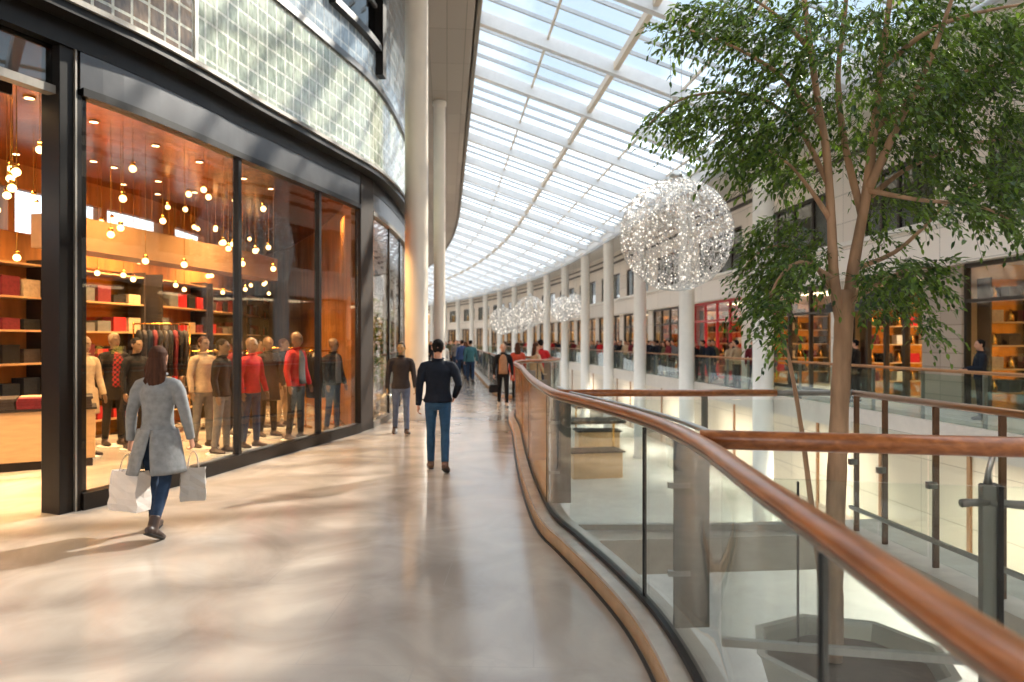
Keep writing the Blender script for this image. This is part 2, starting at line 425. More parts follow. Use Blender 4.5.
    def mesh(s, name, mats, smooth=False, recalc=True):
        me = bpy.data.meshes.new(name)
        me.from_pydata(s.v, [], s.f)
        for m in (mats if isinstance(mats, (list, tuple)) else [mats]): me.materials.append(m)
        if any(s.mi):
            me.polygons.foreach_set('material_index', s.mi)
        if recalc:
            bm = bmesh.new(); bm.from_mesh(me); bmesh.ops.recalc_face_normals(bm, faces=bm.faces); bm.to_mesh(me); bm.free()
        if getattr(s, 'split', False):
            # long faces of a bent pane shade smoothly, its thin edges stay sharp
            bm = bmesh.new(); bm.from_mesh(me)
            ed = [e_ for e_ in bm.edges if len(e_.link_faces) == 2 and e_.calc_face_angle(0) > 0.6]
            bmesh.ops.split_edges(bm, edges=ed); bm.to_mesh(me); bm.free(); smooth = True
        if smooth:
            me.polygons.foreach_set('use_smooth', [True] * len(me.polygons))
        me.update()
        return me
    def build(s, name, mats, parent=None, smooth=False, recalc=True):
        return link(name, s.mesh(name, mats, smooth, recalc), parent)

def link(name, data, parent=None):
    o = bpy.data.objects.new(name, data); COL.objects.link(o)
    if parent is not None: o.parent = parent
    return o
def tag(o, label=None, cat=None, group=None, kind=None):
    if label: o['label'] = label
    if cat: o['category'] = cat
    if group: o['group'] = group
    if kind: o['kind'] = kind
    return o
def thing(name, label, cat, loc=(0, 0, 0), rz=0.0, group=None):
    o = link(name, None); o.location = loc; o.rotation_euler = (0, 0, rz)
    return tag(o, label, cat, group)
def struct(o):
    o['kind'] = 'structure'; return o
def s_empty(name, loc=(0, 0, 0)):
    o = link(name, None); o.location = loc
    return struct(o)
def dup(root, loc, rz=0.0, label=None, group=None, scale=None, swap=None):
    """copy of a thing with copies of its parts and sub-parts; swap: {material: material}"""
    pairs = []
    r = root.copy(); COL.objects.link(r); r.location = loc; r.rotation_euler = (0, 0, rz)
    if label: r['label'] = label
    if group: r['group'] = group
    elif 'group' in r.keys() and group is None and label: pass
    if scale: r.scale = (scale, scale, scale)
    pairs.append(r)
    for ch in list(root.children):
        c = ch.copy(); COL.objects.link(c); c.parent = r; pairs.append(c)
        for g in list(ch.children):
            d = g.copy(); COL.objects.link(d); d.parent = c; pairs.append(d)
    if swap:
        for o in pairs:
            if o.type != 'MESH': continue
            for sl in o.material_slots:
                new = swap.get(sl.material.name)
                if new is not None:
                    sl.link = 'OBJECT'; sl.material = new
    return r

def catmull(pts, step=0.15):
    pts = [V((p[0], p[1], p[2] if len(p) > 2 else 0.0)) for p in pts]
    P = [pts[0] * 2 - pts[1]] + pts + [pts[-1] * 2 - pts[-2]]
    out = []
    for i in range(1, len(P) - 2):
        a, b, c, d = P[i - 1], P[i], P[i + 1], P[i + 2]
        n = max(1, int((c - b).length / step))
        for k in range(n):
            t = k / n
            out.append(0.5 * ((2 * b) + (c - a) * t + (2 * a - 5 * b + 4 * c - d) * t * t + (3 * b - a - 3 * c + d) * t ** 3))
    out.append(pts[-1])
    return out
def normals2(path):
    out = []
    n = len(path)
    for i in range(n):
        a = path[max(0, i - 1)]; b = path[min(n - 1, i + 1)]
        t = V((b.x - a.x, b.y - a.y, 0)).normalized()
        out.append(V((t.y, -t.x, 0)))        # to the right of travel
    return out
def offset(path, d):
    if abs(d) < 1e-9: return [V(p) for p in path]
    nn = normals2(path)
    return [p + nn[i] * d for i, p in enumerate(path)]
def arclen(path):
    s = [0.0]
    for i in range(1, len(path)): s.append(s[-1] + (path[i] - path[i - 1]).length)
    return s
def at_s(path, S, s):
    s = max(0.0, min(S[-1], s))
    for i in range(1, len(path)):
        if S[i] >= s:
            k = (s - S[i - 1]) / max(1e-9, S[i] - S[i - 1])
            p = path[i - 1].lerp(path[i], k); t = (path[i] - path[i - 1]).normalized()
            return p, t
    return path[-1], (path[-1] - path[-2]).normalized()
def sub_path(path, S, s0, s1, n=None):
    n = n or max(2, int((s1 - s0) / 0.12) + 1)
    return [at_s(path, S, s0 + (s1 - s0) * i / (n - 1))[0] for i in range(n)]
def s_near(path, S, p):
    p = V((p[0], p[1], 0))
    return S[min(range(len(path)), key=lambda i: (path[i] - p).length)]
def bevel(o, w=0.006, seg=2):
    m = o.modifiers.new('bevel', 'BEVEL'); m.width = w; m.segments = seg; m.limit_method = 'ANGLE'
    return o

# ------------------------------------------------------------------ camera, world, sun
cam = bpy.data.cameras.new('camera'); co = bpy.data.objects.new('camera', cam); COL.objects.link(co)
co.location = (0, 0, H); co.rotation_euler = (PI / 2, 0, -TH)
cam.sensor_width = 36.0; cam.lens = F / 1024 * 36.0; cam.clip_end = 400
cam.dof.use_dof = True; cam.dof.focus_distance = 5.4; cam.dof.aperture_fstop = 1.8
SC.camera = co
vs = SC.view_settings
vs.view_transform = 'Standard'; vs.look = 'None'; vs.gamma = 1.0; vs.use_curve_mapping = False; vs.exposure = 0.0
cy = SC.cycles
cy.use_denoising = True; cy.max_bounces = 9; cy.diffuse_bounces = 4; cy.glossy_bounces = 4; cy.transparent_max_bounces = 28
cy.caustics_reflective = False; cy.caustics_refractive = False; cy.sample_clamp_indirect = 5.0; cy.blur_glossy = 0.5

wd = bpy.data.worlds.new('sky'); SC.world = wd; wd.use_nodes = True
nt = wd.node_tree; nt.nodes.clear()
wo = N(nt, 'ShaderNodeOutputWorld'); bg = N(nt, 'ShaderNodeBackground')
tc = N(nt, 'ShaderNodeTexCoord'); sp = N(nt, 'ShaderNodeSeparateXYZ')
rp = N(nt, 'ShaderNodeValToRGB')
e = rp.color_ramp.elements
e[0].position = 0.0; e[0].color = (1.0, 1.0, 1.0, 1)
e[1].position = 1.0; e[1].color = (1.0, 1.04, 1.1, 1)
for ps, c in ((0.22, (0.9, 0.95, 1.0, 1)), (0.34, (0.31, 0.385, 0.45, 1)), (0.52, (0.30, 0.37, 0.45, 1)), (0.64, (1.0, 1.03, 1.08, 1))):
    x_ = e.new(ps); x_.color = c
nz = N(nt, 'ShaderNodeTexNoise'); nz.inputs['Scale'].default_value = 3.0; nz.inputs['Detail'].default_value = 6
cr = N(nt, 'ShaderNodeValToRGB'); cr.color_ramp.elements[0].position = 0.5; cr.color_ramp.elements[1].position = 0.75; cr.color_ramp.elements[1].color = (.6, .6, .6, 1)
mx = N(nt, 'ShaderNodeMixRGB'); mx.inputs['Color2'].default_value = (0.95, 0.97, 1.0, 1)
L = nt.links.new
L(tc.outputs['Generated'], sp.inputs[0]); L(sp.outputs['Z'], rp.inputs[0])
L(tc.outputs['Generated'], nz.inputs['Vector']); L(nz.outputs['Fac'], cr.inputs[0])
L(rp.outputs[0], mx.inputs['Color1']); L(cr.outputs[0], mx.inputs['Fac'])
L(mx.outputs[0], bg.inputs[0]); bg.inputs[1].default_value = 2.6
L(bg.outputs[0], wo.inputs[0])

sun = bpy.data.lights.new('sun', 'SUN'); so = bpy.data.objects.new('sun', sun); COL.objects.link(so)
sun.energy = 9.0; sun.angle = math.radians(1.2); sun.color = (1.0, 0.90, 0.76)
ALT = math.radians(31)
sd = V((-0.74 * math.cos(ALT), -0.673 * math.cos(ALT), -math.sin(ALT)))
so.rotation_euler = sd.to_track_quat('-Z', 'Y').to_euler(); so.location = (10, 20, 20)

# ------------------------------------------------------------------ main paths
RZ = 1.235
rail_cam = [(.66, -3.5), (.70, -2), (.72, 0), (.73, 1), (.76, 1.56), (.81, 2.44), (.865, 3.3), (.84, 4.1), (.72, 4.9), (.53, 5.8), (.37, 6.6), (.26, 8.5), (.2, 10.8), (.16, 13.2)]
rail_pts = [cam2w(a, b) for a, b in rail_cam] + [V(p) for p in ((1.45, 15.3, 0), (1.72, 16.6, 0), (2.3, 17.2, 0), (2.75, 17.9, 0), (2.95, 19, 0), (2.75, 20.1, 0), (2.3, 20.8, 0), (1.85, 21.4, 0), (1.62, 22.6, 0), (1.6, 26, 0))]
RAIL = catmull(rail_pts, 0.12)
RAIL_FAR = [V((1.6, y, 0)) for y in range(28, 133, 4)]
RS = arclen(RAIL)
FULL = RAIL + RAIL_FAR

fac_pts = [(-5.9, 3.0), (-5.0, 5.0), (-3.88, 7.24), (-3.44, 8.15), (-3.07, 9.2), (-2.8, 10.1), (-2.14, 12.1), (-1.52, 14.2), (-1.2, 17), (-1.12, 20), (-1.5, 23.5), (-2.4, 27), (-4.2, 30)]
FAC = catmull(fac_pts, 0.05)
FS = arclen(FAC)
def fs_px(px):
    """arc length at which the view through pixel column px meets the facade"""
    best = None
    for i, p in enumerate(FAC):
        X = p.x * CS - p.y * SN; D = p.x * SN + p.y * CS
        if D < 1: continue
        q = CX + F * X / D
        if best is None or abs(q - px) < best[0]: best = (abs(q - px), FS[i])
        if p.y > 19.5: break
    return best[1]

# the mall bends gently left in the distance
Y0 = 45.0
def bend(y): return 0.0 if y <= Y0 else ((y - Y0) / 65.0) ** 2 * 9.0

# ------------------------------------------------------------------ floors
mb = MB()
edge = offset(FULL, 0.14)
mb.sheet([[V((-18, p.y, 0)), V((-8, p.y, 0)), V((-3, p.y, 0)), V((p.x, p.y, 0))] for p in edge])
e0 = edge[-1]
mb.bbox((-18, 130, -0.4), (16, 134, -0.001))
fl = mb.build('floor', M['floor'], recalc=False); struct(fl)
for pl in fl.data.polygons[:]: pass
bm = bmesh.new(); bm.from_mesh(fl.data)
for f in bm.faces:
    if abs(f.normal.z) > 0.9 and f.calc_center_median().z > -0.01 and f.normal.z < 0: f.normal_flip()
bm.to_mesh(fl.data); bm.free()
mb = MB()
mb.strip(edge, -0.5, -0.002, 0.04, -0.02)
mb.sheet([[V((-18, p.y, -0.5)), V((p.x, p.y, -0.5))] for p in edge])
struct(mb.build('trim_1', M['slab']))
mb = MB(); mb.bbox((-18, -9, -4.4), (16.2, 134, -4.2)); struct(mb.build('floor_lower', M['lower_floor']))
mb = MB(); mb.bbox((10.0, -9, -0.45), (16.2, 132, 0.0)); struct(mb.build('floor_gallery', M['gallery_floor']))
mb = MB(); mb.bbox((9.93, -9, -0.5), (9.998, 132, 0.06)); struct(mb.build('trim_2', M['slab']))

# curb under the balustrade
cb = s_empty('trim_3')
mb = MB(); mb.strip(RAIL + RAIL_FAR[:6], 0.0, 0.095, 0.012, -0.136); mb.build('curb_face', M['curb_face'], cb)
mb = MB(); mb.strip(RAIL + RAIL_FAR[:6], 0.002, 0.12, 0.26, 0.0); mb.build('curb_stone', M['curb_top'], cb)
mb = MB(); mb.strip(RAIL, 0.0, 0.006, 0.02, -0.16); mb.build('joint_strip', M['gasket'], cb)

# ------------------------------------------------------------------ balustrades
def sweep_rail(path, z, rx, ry):
    mb = MB(); P = [V((p.x, p.y, z)) for p in path]
    return mb.tube(P, [(rx, ry)] * len(P), 14)

bal = thing('balustrade', 'long curving glass balustrade with wooden handrail along the marble walkway', 'balustrade', (0, 0, 0))
sweep_rail(RAIL, RZ, 0.043, 0.03).build('handrail', M['wood'], bal, True)
sweep_rail(RAIL, RZ - 0.042, 0.022, 0.014).build('rail_channel', M['steel'], bal, True)
inner = offset(RAIL, 0.13)
i0 = min(range(len(RAIL)), key=lambda i: (RAIL[i] - cam2w(.865, 3.4)).length); i1 = min(range(len(RAIL)), key=lambda i: (RAIL[i] - cam2w(.3, 7.2)).length)
mb = sweep_rail(inner[i0:i1], RZ + 0.005, 0.02, 0.014); mb.build('inner_rail', M['steel'], bal, True)
mb = MB(); mb.strip(RAIL, 0.118, 0.15, 0.05); mb.build('base_channel', M['gasket'], bal)
# joints: anchored on the joint seen in the middle of the picture
sj = s_near(RAIL, RS, G(648, 603, 0.12))
pitch = 2.6
k0 = -int(sj / pitch)
s0 = sj + k0 * pitch
joints = [s0 + i * pitch for i in range(40) if 0.0 <= s0 + i * pitch <= RS[-1] + 0.01]
joints = [0.0] + [j for j in joints if j > 0.3] + [RS[-1]]
for a, b in zip(joints[:-1], joints[1:]):
    if b - a < 0.3: continue
    P = sub_path(RAIL, RS, a + 0.006, b - 0.006)
    amber = 8.0 < (P[0].y + P[-1].y) / 2 < 14.5  # stretch of railing whose colour carries the store's reflection
    mb = MB(); mb.strip(P, 0.13, RZ - 0.045, 0.018); o = mb.build('glass_panel', M['amber_reflection'] if amber else M['glass'], bal)
    if amber: o['label'] = 'glass with painted store reflection'
for j in joints[1:-1]:
    p, t = at_s(RAIL, RS, j + 0.02)
    mb = MB(); mb.box((p.x, p.y, (0.14 + RZ - 0.06) / 2), (0.01, 0.024, RZ - 0.06 - 0.14), math.atan2(t.y, t.x)); mb.build('glass_joint', M['gasket'], bal)
def blade(p, t, z0, z1, depth, parent, off=0.10, thick=0.022, name='post', m='steel_dark'):
    n = V((t.y, -t.x, 0))
    c = p + n * (off + depth / 2 - 0.06)
    mb = MB(); mb.box((c.x, c.y, (z0 + z1) / 2), (thick, depth, z1 - z0), math.atan2(t.y, t.x))
    o = mb.build(name, M[m], parent); bevel(o, 0.004)
    for zz in (z0 + 0.3, z1 - 0.28):
        mb = MB(); q = p + n * 0.04
        mb.bar((q.x - n.x * 0.03, q.y - n.y * 0.03, zz), (q.x + n.x * 0.09, q.y + n.y * 0.09, zz), 0.03, 0.03)
        mb.build('glass_clamp', M['steel'], o)
    return o
sp_ = s_near(RAIL, RS, cam2w(.85, 3.98))
posts = [sp_ - 3.4, sp_] + [s_near(RAIL, RS, cam2w(.34, 7.0)), s_near(RAIL, RS, cam2w(.22, 9.6)), s_near(RAIL, RS, cam2w(.17, 12.6)), s_near(RAIL, RS, (2.3, 17.2)), s_near(RAIL, RS, (2.3, 20.8)), s_near(RAIL, RS, (1.61, 24))]
for s_ in posts:
    p, t = at_s(RAIL, RS, s_)
    blade(p, t, 0.12, RZ - 0.05, 0.2, bal)

# far stretch of the same side
bf = thing('balustrade', 'distant straight glass balustrade along the walkway beyond the rounded balcony', 'balustrade')
PF = [V((1.6, 26.05, 0))] + RAIL_FAR
sweep_rail(PF, RZ, 0.05, 0.032).build('handrail', M['wood'], bf, True)
for i in range(len(PF) - 1):
    mb = MB(); mb.strip([PF[i] + V((0, 0.01, 0)), PF[i + 1] - V((0, 0.01, 0))], 0.12, RZ - 0.03, 0.018); mb.build('glass_panel', M['glass'], bf)
    mb = MB(); mb.bbox((1.62, PF[i].y - 0.02, 0.1), (1.72, PF[i].y + 0.02, RZ - 0.03)); mb.build('post', M['steel_dark'], bf)

# near cross balustrade
DN = 3.33
A = cam2w(0.89, DN + 0.08); B = W(1024, 3.15); dN = (B - A).normalized(); B2 = A + dN * 2.75
nb = thing('balustrade', 'nearest cross balustrade with thick round wooden rail over the tree pit', 'balustrade')
mb = MB(); mb.tube([V((A.x, A.y, RZ - 0.0)), V((B2.x, B2.y, RZ))], 0.045, 18); mb.build('handrail', M['wood'], nb, True)
mb = MB(); q0 = A + dN * 0.10; mb.strip([q0, B2], 0.30, 1.06, 0.016); mb.build('glass_panel', M['glass'], nb)
mb = MB(); mb.bar((q0.x, q0.y, 0.285), (B2.x, B2.y, 0.285), 0.035, 0.035); mb.build('bottom_channel', M['steel'], nb)
nrm = V((dN.y, -dN.x, 0))
for px_ in (990,):
    k = (W(px_, 3.2) - A).dot(dN); p = A + dN * k
    pc = p - nrm * 0.05
    po = MB().box((pc.x, pc.y, 0.41), (0.062, 0.05, 1.3), math.atan2(dN.y, dN.x)).build('post', M['steel_dark'], nb); bevel(po, 0.006)
    mb = MB(); mb.box((pc.x + dN.x * 0.036, pc.y + dN.y * 0.036, 0.41), (0.02, 0.09, 1.3), math.atan2(dN.y, dN.x)); mb.build('post_flange', M['black_metal'], po)
    mb = MB(); mb.tube([V((pc.x, pc.y, 1.05)), V((pc.x + nrm.x * 0.01, pc.y + nrm.y * 0.01, 1.12)), V((p.x, p.y, RZ - 0.04))], [0.02, 0.012, 0.012], 8); mb.build('rail_stem', M['steel'], po, True)
    mb = MB()
    for sgn in (-1, 1):
        q = p + dN * sgn * 0.075 + nrm * 0.0
        mb.tube([p + V((0, 0, 0.98)) - nrm * 0.04, q + V((0, 0, 0.98)) - nrm * 0.02, q + dN * sgn * 0.05 + V((0, 0, 0.98))], [0.018, 0.018, 0.02], 8)
    mb.build('glass_clamp', M['steel_dark'], po, True)
for px_ in (800, ):
    k = (W(px_, 3.28) - A).dot(dN); p = A + dN * k
    mb = MB(); mb.box((p.x, p.y, 0.68), (0.008, 0.02, 0.74), math.atan2(dN.y, dN.x)); mb.build('glass_joint', M['gasket'], nb)
mb = MB(); mb.bbox((1.3, B2.y - 0.25, -0.5), (3.9, A.y - 0.05, -0.24)); 
bmn = struct(mb.build('trim_4', M['slab']))

# far cross balustrade and the side one of the tree pit
XS = 3.62
DFc = 6.44
C0 = cam2w(0.40, DFc); C1 = V((XS, W(852, DFc).y, 0))
fb = thing('balustrade', 'thin cross balustrade with wooden rail behind the tree trunk', 'balustrade')
mb = MB(); mb.tube([V((C0.x, C0.y, RZ)), V((C0.lerp(C1, .74).x, C0.lerp(C1, .74).y, RZ))], 0.032, 14); mb.build('handrail', M['wood'], fb, True)
mb = MB(); mb.tube([V((C0.lerp(C1, .74).x, C0.lerp(C1, .74).y, RZ)), V((C1.x, C1.y, RZ))], 0.026, 12); mb.build('rail_end', M['steel_dark'], fb, True)
CA, CB = C0.lerp(C1, 0.04), C0.lerp(C1, 0.97)
for i in range(2):
    P = [CA.lerp(CB, i / 2 + .005), CA.lerp(CB, (i + 1) / 2 - .005)]
    mb = MB(); mb.strip(P, 0.05, RZ - 0.06, 0.016); mb.build('glass_panel', M['glass'], fb)
mb = MB(); mb.bar((CA.x, CA.y, 0.04), (CB.x, CB.y, 0.04), 0.06, 0.05); mb.build('bottom_channel', M['steel'], fb)
p = CA.lerp(CB, 0.5); mb = MB(); mb.box((p.x, p.y + 0.05, 0.6), (0.05, 0.03, 1.2)); mb.build('post', M['steel_dark'], fb)
sb_ = thing('balustrade', 'side balustrade with brown posts and rail to the right of the tree', 'balustrade')
ys = [C1.y, C1.y - 0.42, C1.y - 1.05, C1.y - 1.7, C1.y - 2.5, C1.y - 3.1]
mb = MB(); mb.tube([V((XS, C1.y, RZ)), V((XS, ys[-1], RZ))], 0.026, 12); mb.build('handrail', M['bronze'], sb_, True)
for y in ys:
    mb = MB(); mb.box((XS + 0.03, y, 0.61), (0.045, 0.025, 1.22)); o = mb.build('post', M['bronze_dark'], sb_); bevel(o, 0.004)
    mb = MB(); mb.bar((XS - 0.04, y, 0.62), (XS + 0.03, y, 0.62), 0.04, 0.05); mb.build('glass_clamp', M['steel_dark'], o)
for a, b in zip(ys[:-1], ys[1:]):
    mb = MB(); mb.strip([V((XS - 0.03, a - 0.02, 0)), V((XS - 0.03, b + 0.02, 0))], 0.08, 0.98, 0.016); mb.build('glass_panel', M['glass'], sb_)
mb = MB(); mb.bar((XS - 0.03, ys[0], 0.22), (XS - 0.03, ys[-1], 0.22), 0.03, 0.03); mb.build('bottom_channel', M['steel'], sb_)
mb = MB(); mb.bbox((XS - 0.12, 2.8, -0.3), (XS + 0.5, C1.y + 0.4, 0.0)); mb.bbox((1.2, C1.y - 0.1, -0.3), (XS - 0.12, C1.y + 0.4, 0.0))
struct(mb.build('trim_5', M['curb_top']))

# gallery balustrade along the right hand floor
gb = thing('balustrade', 'far gallery balustrade with bronze rail running under the right hand shops', 'balustrade')
GX = 10.0
mb = MB(); mb.tube([V((GX, -4, 1.1)), V((GX, 131, 1.1))], 0.035, 10); mb.build('handrail', M['bronze'], gb, True)
y = 2.0; i = 0
while y < 130:
    st = 1.775 if y < 60 else 3.55
    mb = MB(); mb.bbox((GX - 0.01, y + 0.02, 0.06), (GX + 0.01, y + st - 0.02, 1.02)); mb.build('glass_panel', M['gallery_glass'], gb)
    mb = MB(); mb.bbox((GX + 0.015, y - 0.022, 0.0), (GX + 0.085, y + 0.022, 1.08)); mb.build('post', M['steel_dark'], gb)
    y += st

# ------------------------------------------------------------------ right hand building
YC = [21.4 + 7.1 * k for k in range(-3, 16)]
wr = s_empty('wall_right')
XF = 12.5
mb = MB(); mb.bbox((XF - 0.35, -9, 3.56), (16.2, 132, 4.62)); mb.build('fascia', M['stone'], wr)
mb = MB(); mb.bbox((XF - 0.1, -9, 6.6), (XF + 0.2, 132, 8.3)); mb.build('upper_wall', M['stone'], wr)
mb = MB(); mb.bbox((16.0, -9, 0), (16.2, 132, 8.5)); mb.build('rear_wall', M['upper_room'], wr)
mb = MB(); mb.bbox((9.55, -9, 8.2), (16.2, 132, 8.4)); mb.build('eaves_soffit', M['white_paint'], wr)
mb = MB(); mb.bbox((XF - 0.45, -9, 4.6), (XF - 0.3, 132, 4.72)); mb.build('fascia_lip', M['white_paint'], wr)
mb = MB(); mb.bbox((XF - 0.16, -9, 7.35), (XF - 0.1, 132, 7.5)); mb.bbox((XF - 0.16, -9, 7.8), (XF - 0.1, 132, 7.9)); mb.build('wall_louvre', M['dark_frame'], wr)
wl = s_empty('wall_lower')
mb = MB(); mb.bbox((XF, -9, -4.2), (XF + 0.3, 132, -0.45)); mb.build('cladding', M['cream_wall'], wl)
for i, y in enumerate([2 + 3.55 * k for k in range(36)]):
    mb = MB(); mb.bbox((XF - 0.06, y - 0.06, -4.2), (XF - 0.001, y + 0.06, -0.46)); mb.build('mullion', M['bronze'], wl)
mb = MB(); mb.bbox((XF - 0.03, -9, -4.2), (XF - 0.002, 132, -3.75)); mb.build('plinth', M['stone_pier'], wl)
mb = MB(); mb.bbox((-18, -9.3, -4.2), (16.2, -9, 12)); struct(mb.build('wall_back', M['stone']))

# gutter and eaves beam of the glazed roof
ROOF_L = (0.9, 11.2); ROOF_R = (9.8, 8.2)
def rz_(x): return ROOF_L[1] + (x - ROOF_L[0]) * (ROOF_R[1] - ROOF_L[1]) / (ROOF_R[0] - ROOF_L[0])
roof = s_empty('ceiling')
mb = MB(); mb.bbox((9.6, -9, 7.85), (10.15, 132, 8.195)); mb.build('gutter_beam', M['roof_steel'], roof)
mb = MB(); mb.tube([V((9.45, -9, 7.62)), V((9.45, 132, 7.62))], 0.07, 8); mb.build('gutter_pipe', M['roof_steel_dark'], roof, True)
yr = [20.7 + 4.0 * k for k in range(-7, 28)]
for y in yr:
    mb = MB(); mb.bar((0.85, y, rz_(0.85) - 0.2), (9.8, y, rz_(9.8) - 0.2), 0.22, 0.36); mb.build('rafter', M['roof_steel'], roof)
for y in yr[:-1]:
    for k in (1, 2, 3):
        mb = MB(); mb.bar((0.85, y + k, rz_(0.85) - 0.03), (9.8, y + k, rz_(9.8) - 0.03), 0.07, 0.1); mb.build('glazing_bar', M['roof_steel_dark'], roof)
for i, x in enumerate((0.95, 2.9, 4.9, 6.9, 8.9)):
    big = i in (2,)
    mb = MB(); mb.bar((x, yr[0], rz_(x) - (0.16 if big else 0.1)), (x, yr[-1], rz_(x) - (0.16 if big else 0.1)), 0.15 if big else 0.06, 0.22 if big else 0.08)
    mb.build('purlin', M['roof_beige'], roof)
mb = MB(); mb.sheet([[V((0.85, yr[0], rz_(0.85) + 0.03)), V((9.85, yr[0], rz_(9.85) + 0.03))], [V((0.85, yr[-1], rz_(0.85) + 0.03)), V((9.85, yr[-1], rz_(9.85) + 0.03))]])
mb.build('roof_glazing', M['roof_glass'], roof, recalc=False)
# solid roof strip behind the eye that closes the hall
mb = MB(); mb.bbox((0.7, -9.2, 11.25), (10, yr[0], 11.4)); mb.build('roof_slab', M['soffit'], roof)
mb = MB(); mb.bbox((9.9, -9.2, 8.4), (10.1, yr[0], 11.4)); mb.build('roof_upstand', M['soffit'], roof)

# columns along the gallery edge
for i, y in enumerate(YC[3:]):
    mb = MB(); r = 0.31
    mb.lathe([(r + 0.04, -4.2), (r + 0.04, -4.05), (r, -4.05), (r, 7.7), (r + 0.05, 7.72), (r + 0.05, 7.86)], (9.7, y, 0), 28)
    struct(mb.build('column', M['white_paint'], None, True))

# shop bays of the right side
YB = list(YC); YB[1] = 8.0; YB[2] = 16.45
def shop_bay(k, y0, y1):
    red = (k == 4)
    fm = M['dark_frame']
    wn = s_empty('window_%d' % (k + 1))
    pier = 1.35 if k == 2 else 0.9
    a, b = y0 + pier, y1 - 0.12
    mb = MB(); mb.bbox((XF - 0.12, y0 - 0.1, 0), (XF + 0.3, a, 3.56)); mb.build('pier', M['stone_pier'] if k in (1, 2) else M['stone'], wn)
    n = 4
    for q in range(n + 1):
        yy = a + (b - a) * q / n
        mb = MB(); mb.bbox((XF - 0.05, yy - 0.05, 0.1), (XF + 0.08, yy + 0.05, 3.5)); mb.build('mullion', M['red_metal'] if red else fm, wn)
    mb = MB(); mb.bbox((XF - 0.05, a, 2.62), (XF + 0.06, b, 2.70)); mb.bbox((XF - 0.06, a, 3.46), (XF + 0.08, b, 3.56)); mb.bbox((XF - 0.06, a, 0.0), (XF + 0.08, b, 0.1)); mb.build('transom', M['red_metal'] if red else fm, wn)
    mb = MB(); mb.bbox((XF + 0.0, a, 0.1), (XF + 0.012, b, 3.46)); mb.build('pane', M['shop_glass'], wn)
    # interior
    wm = M['shop_wall_red'] if red else M['shop_wall']
    inn = s_empty('wall_shop')
    mb = MB(); mb.bbox((15.9, y0, 0), (15.98, y1, 3.55)); mb.build('rear_panel', wm, inn)
    mb = MB(); mb.bbox((XF + 0.1, y1 - 0.11, 0), (15.9, y1 - 0.01, 3.55)); mb.build('party_wall', wm, inn)
    if k >= 1:
        li = thing('ceiling_light', 'warm strip light under the ceiling of a gallery shop', 'ceiling light', (14.0, (y0 + y1) / 2, 3.5), 0, 'gallery shop strip lights')
        mb = MB(); mb.box((0, 0, 0), (1.2, 3.6, 0.05)); mb.build('housing', M['white_paint'], li)
        mb = MB(); mb.box((0, 0, -0.04), (1.0, 3.4, 0.03)); mb.build('diffuser', M['panel_light'], li)
    # upper window
    uw = s_empty('window_%d' % (k + 31))
    ua, ub = y0 + 0.9, y1 - 0.9
    mb = MB()
    for q in range(5):
        yy = ua + (ub - ua) * q / 4
        mb.bbox((XF - 0.04, yy - 0.05, 4.62), (XF + 0.1, yy + 0.05, 6.6))
    mb.bbox((XF - 0.04, ua, 6.5), (XF + 0.1, ub, 6.6)); mb.bbox((XF - 0.04, ua, 4.62), (XF + 0.1, ub, 4.74))
    mb.build('window_frame', fm, uw)
    mb = MB(); mb.bbox((XF, ua, 4.7), (XF + 0.012, ub, 6.55)); mb.build('pane', M['window_glass'], uw)
    mb = MB(); mb.bbox((XF - 0.1, y0 - 0.0, 4.62), (XF + 0.2, ua, 6.6)); mb.bbox((XF - 0.1, ub, 4.62), (XF + 0.2, y1, 6.6)); mb.build('wall_pier', M['stone'], uw)
for k in range(len(YC) - 1):
    shop_bay(k, YB[k], YB[k + 1])
    if k < 10:
        al = bpy.data.lights.new('shop lamp', 'AREA'); al.spread = math.radians(115); al.energy = 120; al.color = (1, .80, .52); al.shape = 'RECTANGLE'; al.size = 1.0; al.size_y = 3.0
        ao = bpy.data.objects.new('shop_lamp', al); COL.objects.link(ao); ao.location = (14.0, (YB[k] + YB[k + 1]) / 2, 3.40)

# end of the mall
we = s_empty('wall_end')
mb = MB(); mb.bbox((-18, 132, 3.4), (16, 132.3, 4.8)); mb.build('fascia', M['stone'], we)
mb = MB(); mb.bbox((-18, 132, 6.6), (16, 132.3, 8.0)); mb.build('upper_wall', M['stone'], we)
mb = MB(); mb.bbox((-18, 133.6, 0), (16, 133.8, 6.6)); mb.build('rear_panel', M['shop_wall'], we)
for q in range(12):
    x = -4 + q * 1.6
    mb = MB(); mb.bbox((x - 0.15, 132.02, 0), (x + 0.15, 132.2, 6.6)); mb.build('mullion', M['dark_frame'], we)
for z, e_ in ((3.3, 0), (6.4, 0)):
    li = thing('ceiling_light', 'warm strip light across the %s at the far end of the mall' % ('shops' if z < 4 else 'upper floor'), 'ceiling light', (4, 132.9, z))
    mb = MB(); mb.box((0, 0, 0.02), (18, 0.9, 0.05)); mb.build('housing', M['white_paint'], li)
    mb = MB(); mb.box((0, 0, -0.02), (17.8, 0.8, 0.03)); mb.build('diffuser', M['panel_light'], li)

